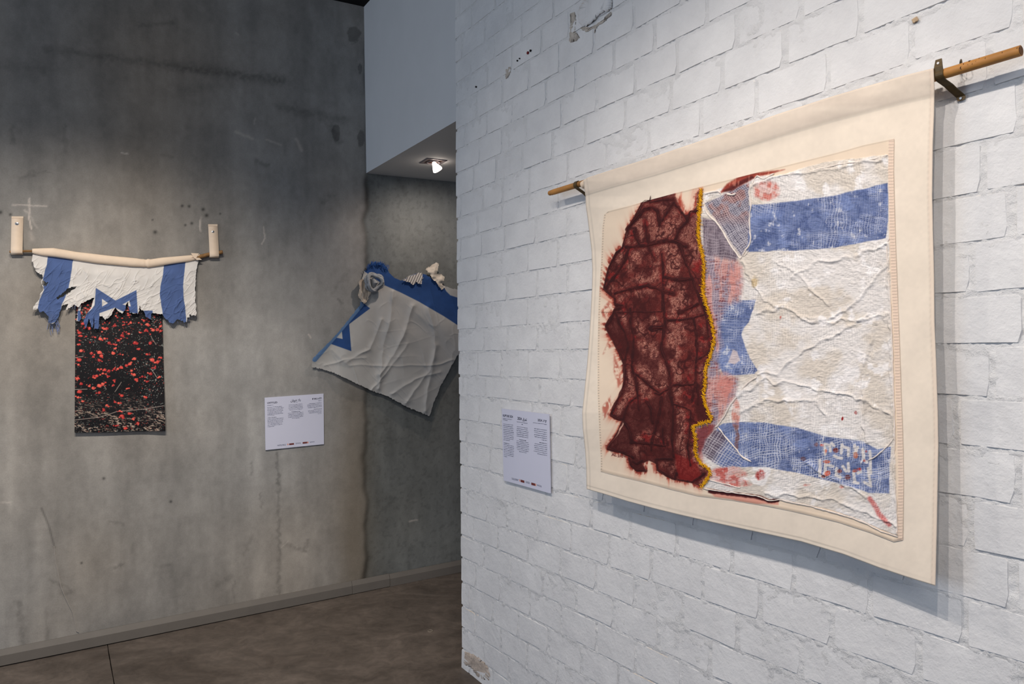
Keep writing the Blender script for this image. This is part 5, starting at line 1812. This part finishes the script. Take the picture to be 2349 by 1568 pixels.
# specks of foliage and grass
sp = fbm(X / 2.4, Y / 2.0, 2, 5)
dens = .35 + .5 * fbm(X / 40, Y / 18, 3, 7) + .18 * sst(760, 700, Y) + .05 * sst(880, 960, Y)
col = mixc(col, np.array([168, 174, 164]), sst(.78, .90, sp + .42 * (dens - .5)) * .8)
col = mixc(col, np.array([176, 70, 60]), sst(.80, .90, fbm(X / 3.1, Y / 2.6, 2, 6) + .3 * (dens - .5)) * .8)
gr = fbm(X / 5 + Y / 9, Y / 1.6 - X / 6, 2, 9)
gden = sst(880, 975, Y) * sst(.42, .62, fbm(X / 30, Y / 14, 3, 11))
col = mixc(col, np.array([196, 172, 152]), sst(.52, .66, gr) * gden * .85)
for ln in ([(171, 963), (230, 956), (270, 943), (330, 938), (376, 930)], [(346, 770), (358, 790)], [(347, 846), (360, 865)], [(264, 898), (278, 876)], [(186, 978), (194, 988)], [(171, 820), (190, 817)], [(238, 882), (244, 892)], [(171, 893), (200, 892)]):
    col = mixc(col, np.array([176, 160, 148]), sst(1.2, .4, segdist(X + 2 * (fbm(X / 9, Y / 9, 2, 13) - .5), Y, ln)) * .75)
rnd = random.Random(12)
flowers = []
for i in range(150):      # dense far band under the flag
    flowers.append((rnd.uniform(172, 374), 690 + abs(rnd.gauss(0, 1)) * 34, rnd.uniform(1.2, 2.4)))
CL = [(182, 763, 4), (186, 770, 3), (230, 777, 4), (240, 776, 3), (250, 786, 4), (272, 780, 4), (264, 790, 3), (280, 769, 4), (295, 765, 3), (310, 786, 5), (324, 762, 2), (335, 757, 4), (351, 757, 4), (361, 756, 4), (368, 759, 3), (368, 748, 3), (345, 786, 4), (186, 804, 4), (210, 810, 4), (228, 808, 5), (232, 816, 4), (214, 818, 3), (264, 799, 3), (260, 810, 4), (276, 812, 2), (308, 822, 4), (337, 812, 3), (349, 825, 5), (362, 829, 4), (356, 831, 3), (369, 820, 3), (182, 825, 5), (228, 826, 4), (180, 836, 3), (180, 868, 3), (177, 868, 3), (225, 847, 3), (240, 848, 4), (250, 850, 4), (262, 846, 3), (278, 842, 4), (290, 838, 4), (298, 834, 4), (270, 846, 3), (302, 850, 3), (308, 859, 4), (312, 870, 4), (326, 863, 3), (345, 857, 4), (337, 875, 3), (186, 880, 4), (214, 865, 3), (222, 862, 4), (236, 856, 3), (247, 862, 3), (262, 872, 3), (260, 883, 3), (205, 885, 3), (214, 890, 4), (228, 884, 5), (236, 880, 4), (182, 898, 5), (228, 900, 4), (179, 911, 3), (189, 920, 3), (279, 907, 4), (296, 890, 2), (335, 911, 3), (245, 929, 3), (264, 922, 3), (272, 924, 3), (238, 941, 3), (280, 953, 4), (282, 957, 4), (297, 948, 4), (305, 960, 3), (316, 970, 4), (266, 976, 3), (287, 982, 4), (366, 864, 3), (275, 942, 3), (355, 843, 3), (318, 800, 3), (338, 744, 4), (330, 735, 3), (300, 740, 3), (262, 747, 3), (245, 753, 4), (236, 752, 3), (180, 790, 3), (197, 750, 4), (205, 754, 3), (190, 742, 4), (196, 728, 3), (186, 716, 3)]
for x, y, r in CL:
    flowers.append((x, y, r * .95))
    for q in range(2):
        flowers.append((x + rnd.uniform(-7, 7), y + rnd.uniform(-4, 4), rnd.uniform(1, 2.2)))
for x, y, r in flowers:
    mk_ = (np.abs(X - x) < r * 2.5 + 2) & (np.abs(Y - y) < r * 2.5 + 2)
    if not mk_.any():
        continue
    xx, yy = X[mk_], Y[mk_]
    q = np.hypot((xx - x) * .85 + 1.2 * (fbm(xx / 3, yy / 3, 1, 3) - .5), (yy - y) * 1.15 + 1.2 * (fbm(xx / 3, yy / 3, 1, 7) - .5)) / r
    cc = np.array([[206, 62, 54], [226, 92, 76], [170, 40, 40]][rnd.randrange(3)])
    sub = col[mk_]
    sub = mixc(sub, cc, sst(1.15, .75, q))
    sub = mixc(sub, np.array([244, 150, 128]), sst(.5, .1, np.hypot(xx - x + r * .2, yy - y + r * .3) / r) * .6)
    col[mk_] = sub
t = (X - 171) / 208
Dp = .006 + .008 * sst(700, 960, Y) + .006 * sst(.75, 1.0, t) * sst(760, 985, Y) + .005 * sst(900, 990, Y)
P = Lpt(X, Y, Dp)
f = orient(P, grid_faces(NX, NY), LN)
o = mk('paper', P, f, M_print, pr, lin(np.clip(col, 2, 245)))
so = o.modifiers.new('thickness', 'SOLIDIFY')
so.thickness = .0012
so.offset = -1

# ------------------------------------------------------------------ flag in the corridor
HF = [(829, 640), (836, 622), (845, 613), (850, 604), (868, 602), (878, 603), (888, 612), (893, 624), (905, 636), (920, 643), (942, 630), (955, 626), (968, 627), (975, 629), (985, 634), (1000, 644), (1016, 654), (1030, 659), (1049, 663), (1115, 694), (1112, 740), (1095, 780), (1068, 800), (1051, 812), (1030, 850), (1009, 889), (995, 925), (985, 954), (960, 944), (931, 932), (891, 909), (851, 895), (795, 868), (765, 854), (738, 846), (714, 841), (717, 822), (757, 782), (792, 742), (826, 699), (824, 672), (824, 650)]
BAND = [(836, 622), (842, 600), (893, 600), (905, 636), (920, 643), (968, 620), (985, 634), (1000, 643), (1014, 653), (1024, 668), (1033, 677), (1049, 682), (1120, 706), (1120, 786), (1049, 745), (1020, 726), (960, 691), (918, 670), (878, 652), (862, 640)]
HSTAR = [(849, 707), (834, 695), (826, 697), (786, 744), (755, 787), (806, 805), (801, 743)]


def hflag_color(X, Y):
    col = np.zeros(X.shape + (3,))
    col[:] = (172, 170, 166)
    col *= (1 + .08 * (fbm(X / 20, Y / 20, 3, 7) - .5))[..., None]
    bl = np.array([40, 70, 120]) * (1 + .15 * (fbm(X / 16, Y / 16, 3, 17) - .5))[..., None]
    mb = sst(-.8, .8, sdpoly(X, Y, BAND))
    st_ = sst(-.7, .7, sdpoly(X, Y, HSTAR)) * (1 - sst(-.7, .7, sdpoly(X, Y, [(784, 757), (786, 777), (766, 773)])))
    col = mixc(col, bl, np.clip(mb + st_, 0, 1))
    d = segdist(X, Y, [(829, 698), (792, 742), (757, 783), (722, 824)])
    return mixc(col, np.array([92, 122, 160]), sst(6.5, 5, d))


def hflag_depth(X, Y):
    a = np.arctan2(Y - 640, X - 862)
    r = np.hypot(Y - 640, X - 862)
    d = .011 + .017 * sst(20, 260, r)
    d += .012 * sst(30, 190, r) * np.sin(a * 10 + 3.5 * fbm(X / 80, Y / 80, 2, 3)) * (.2 + fbm(X / 60, Y / 60, 2, 5))
    for q, (wd, am) in zip(([(900, 668), (893, 740), (878, 800), (868, 890)], [(948, 700), (926, 770), (905, 812), (870, 858)], [(985, 705), (1000, 770), (990, 850), (975, 940)], [(805, 838), (1000, 836), (1040, 826)], [(852, 893), (892, 846), (935, 790)], [(798, 830), (850, 800), (872, 735)], [(760, 800), (800, 838)], [(900, 905), (950, 870), (1010, 852)], [(930, 925), (985, 850), (1000, 790)], [(745, 838), (790, 826), (840, 822)]),
                          ((6, .009), (6, .010), (7, .010), (3, .004), (4, .006), (5, .007), (4, .004), (4, .005), (5, .006), (3, .004))):
        dd = segdist(X + 7 * (fbm(X / 30, Y / 30, 2, 51) - .5), Y + 7 * (fbm(X / 30, Y / 30, 2, 53) - .5), q)
        d += am * np.exp(-(dd / wd) ** 1.4) * (.5 + fbm(X / 30, Y / 30, 2, 55))
    d += .0030 * wrinkle(X, Y, 7, 1.25, 90, 22)
    d += .0025 * wrinkle(X, Y, 9, -.15, 110, 30) * sst(720, 800, Y)
    d += .0022 * wrinkle(X, Y, 15, 0.8, 40, 12) * sst(.45, .6, fbm(X / 60, Y / 60, 2, 31))
    dl_ = segdist(X, Y, [(829, 698), (792, 742), (757, 783), (722, 824)])
    d += .0035 * np.exp(-(dl_ / 6) ** 2)
    return np.maximum(d, .009)


hf = empty('hanging_flag', Lpt(880.0, 780.0, .02), 'knotted white and blue flag draped on the dark wall in the corridor opening', 'flag')
o = flag_mesh('cloth', HF, [], 708, 1120, 596, 958, 0.9, hflag_color, hflag_depth, Lpt, LN, hf, M_flag, .8)
tag(o, 'off-white cotton with one dark blue stripe and part of a star')
# knot: coiled cloth rosette
m = MB()
kc = Lpt(858.0, 647.0, .05)
for rr_, th_r, ph, lift in ((.043, .0105, 0, .0), (.039, .0090, 1.2, .009), (.046, .0075, 2.2, -.004)):
    n_ = 26
    pts = []
    rad_ = []
    for i in range(n_):
        a = 2 * math.pi * i / (n_ - 1)
        q = rr_ * (1 + .12 * math.sin(3 * a + ph))
        pts.append(kc + LD * math.cos(a) * q + UP * math.sin(a) * q + LN * (lift + .008 * math.sin(2 * a + ph)))
        rad_.append(th_r * (.75 + .35 * abs(math.sin(2.5 * a + ph))))
    m.tube(pts, np.array(rad_), 9, False, 1.0, LN)
m.tube([kc - UP * .026 - LN * .008, kc - UP * .004 + LD * .004 + LN * .002, kc + UP * .024 - LN * .008], np.array([.009, .017, .008]), 9, True, 1.0, LN)
M_knotc = plain_mat('grey_blue_twisted_cotton', (150, 152, 154), .9, .22, 45, (70, .8, .008))
m.build('knot', M_knotc, hf)
# the tail that hangs beside the knot and the scraps on top
o = flag_mesh('tail', [(838, 640), (828, 640), (823, 648), (826, 662), (822, 674), (828, 690), (838, 697), (846, 685), (850, 668), (852, 655)], [], 818, 856, 634, 702, 1.2, lambda X, Y: np.zeros(X.shape + (3,)) + np.array([178, 164, 148]) * (1 + .3 * (fbm(X / 5, Y / 14, 3, 3) - .5))[..., None], lambda X, Y: .024 + .022 * fbm(X / 5, Y / 16, 2, 5), Lpt, LN, hf, M_flag, 1.5)
o = flag_mesh('scrap', [(974, 619), (984, 612), (995, 604), (1000, 601), (1007, 606), (1005, 616), (1003, 627), (1012, 628), (1021, 635), (1020, 642), (1014, 652), (1022, 660), (1012, 664), (1000, 646), (988, 634), (986, 626), (978, 622)], [], 970, 1026, 598, 668, 1.2, lambda X, Y: np.zeros(X.shape + (3,)) + np.array([190, 180, 166]) * (1 + .25 * (fbm(X / 9, Y / 9, 3, 3) - .5))[..., None], lambda X, Y: .022 + .02 * fbm(X / 10, Y / 10, 2, 5), Lpt, LN, hf, M_flag, 1.2)
o = flag_mesh('white_fringe', [(922, 643), (940, 632), (955, 627), (968, 627), (971, 636), (969, 650), (963, 652), (955, 646), (948, 650), (940, 648), (934, 646)], [], 918, 974, 624, 656, 1.0, lambda X, Y: np.zeros(X.shape + (3,)) + np.array([196, 190, 184]) * (1 - .4 * sst(.1, .5, np.sin(X * 1.1 + Y * .5)))[..., None], lambda X, Y: .026 + .0015 * np.sin(X * 1.1 + Y * .5), Lpt, LN, hf, M_flag, 1.8)
m = MB()
rnd = random.Random(9)
for i in range(90):
    x0 = rnd.uniform(843, 892)
    y0 = float(np.interp(x0, [843, 852, 872, 892], [616, 606, 605, 618]))
    a = rnd.uniform(-2.4, -.7)
    L = rnd.uniform(3, 9)
    m.tube(Lpt(np.array([x0, x0 + math.cos(a) * L]), np.array([y0 + 3, y0 + math.sin(a) * L]), rnd.uniform(.012, .03)), .0011, 3)
o = m.build('blue_fringe', plain_mat('blue_frayed_threads', (40, 78, 138), .9, .3, 200), hf)
o['kind'] = 'stuff'

# ------------------------------------------------------------------ small ring on the floor
rc = floor_pt(987.0, 1447.0)
m = MB()
m.tube([rc + np.array([math.cos(a) * .011, math.sin(a) * .011, .0016]) for a in np.linspace(0, 2 * math.pi, 22)], .0016, 6, False)
o = m.build('washer_ring', plain_mat('pale_ring', (150, 138, 124), .6, .1), None)
tag(o, 'tiny pale ring lying on brown floor left of the brick corner', 'ring')
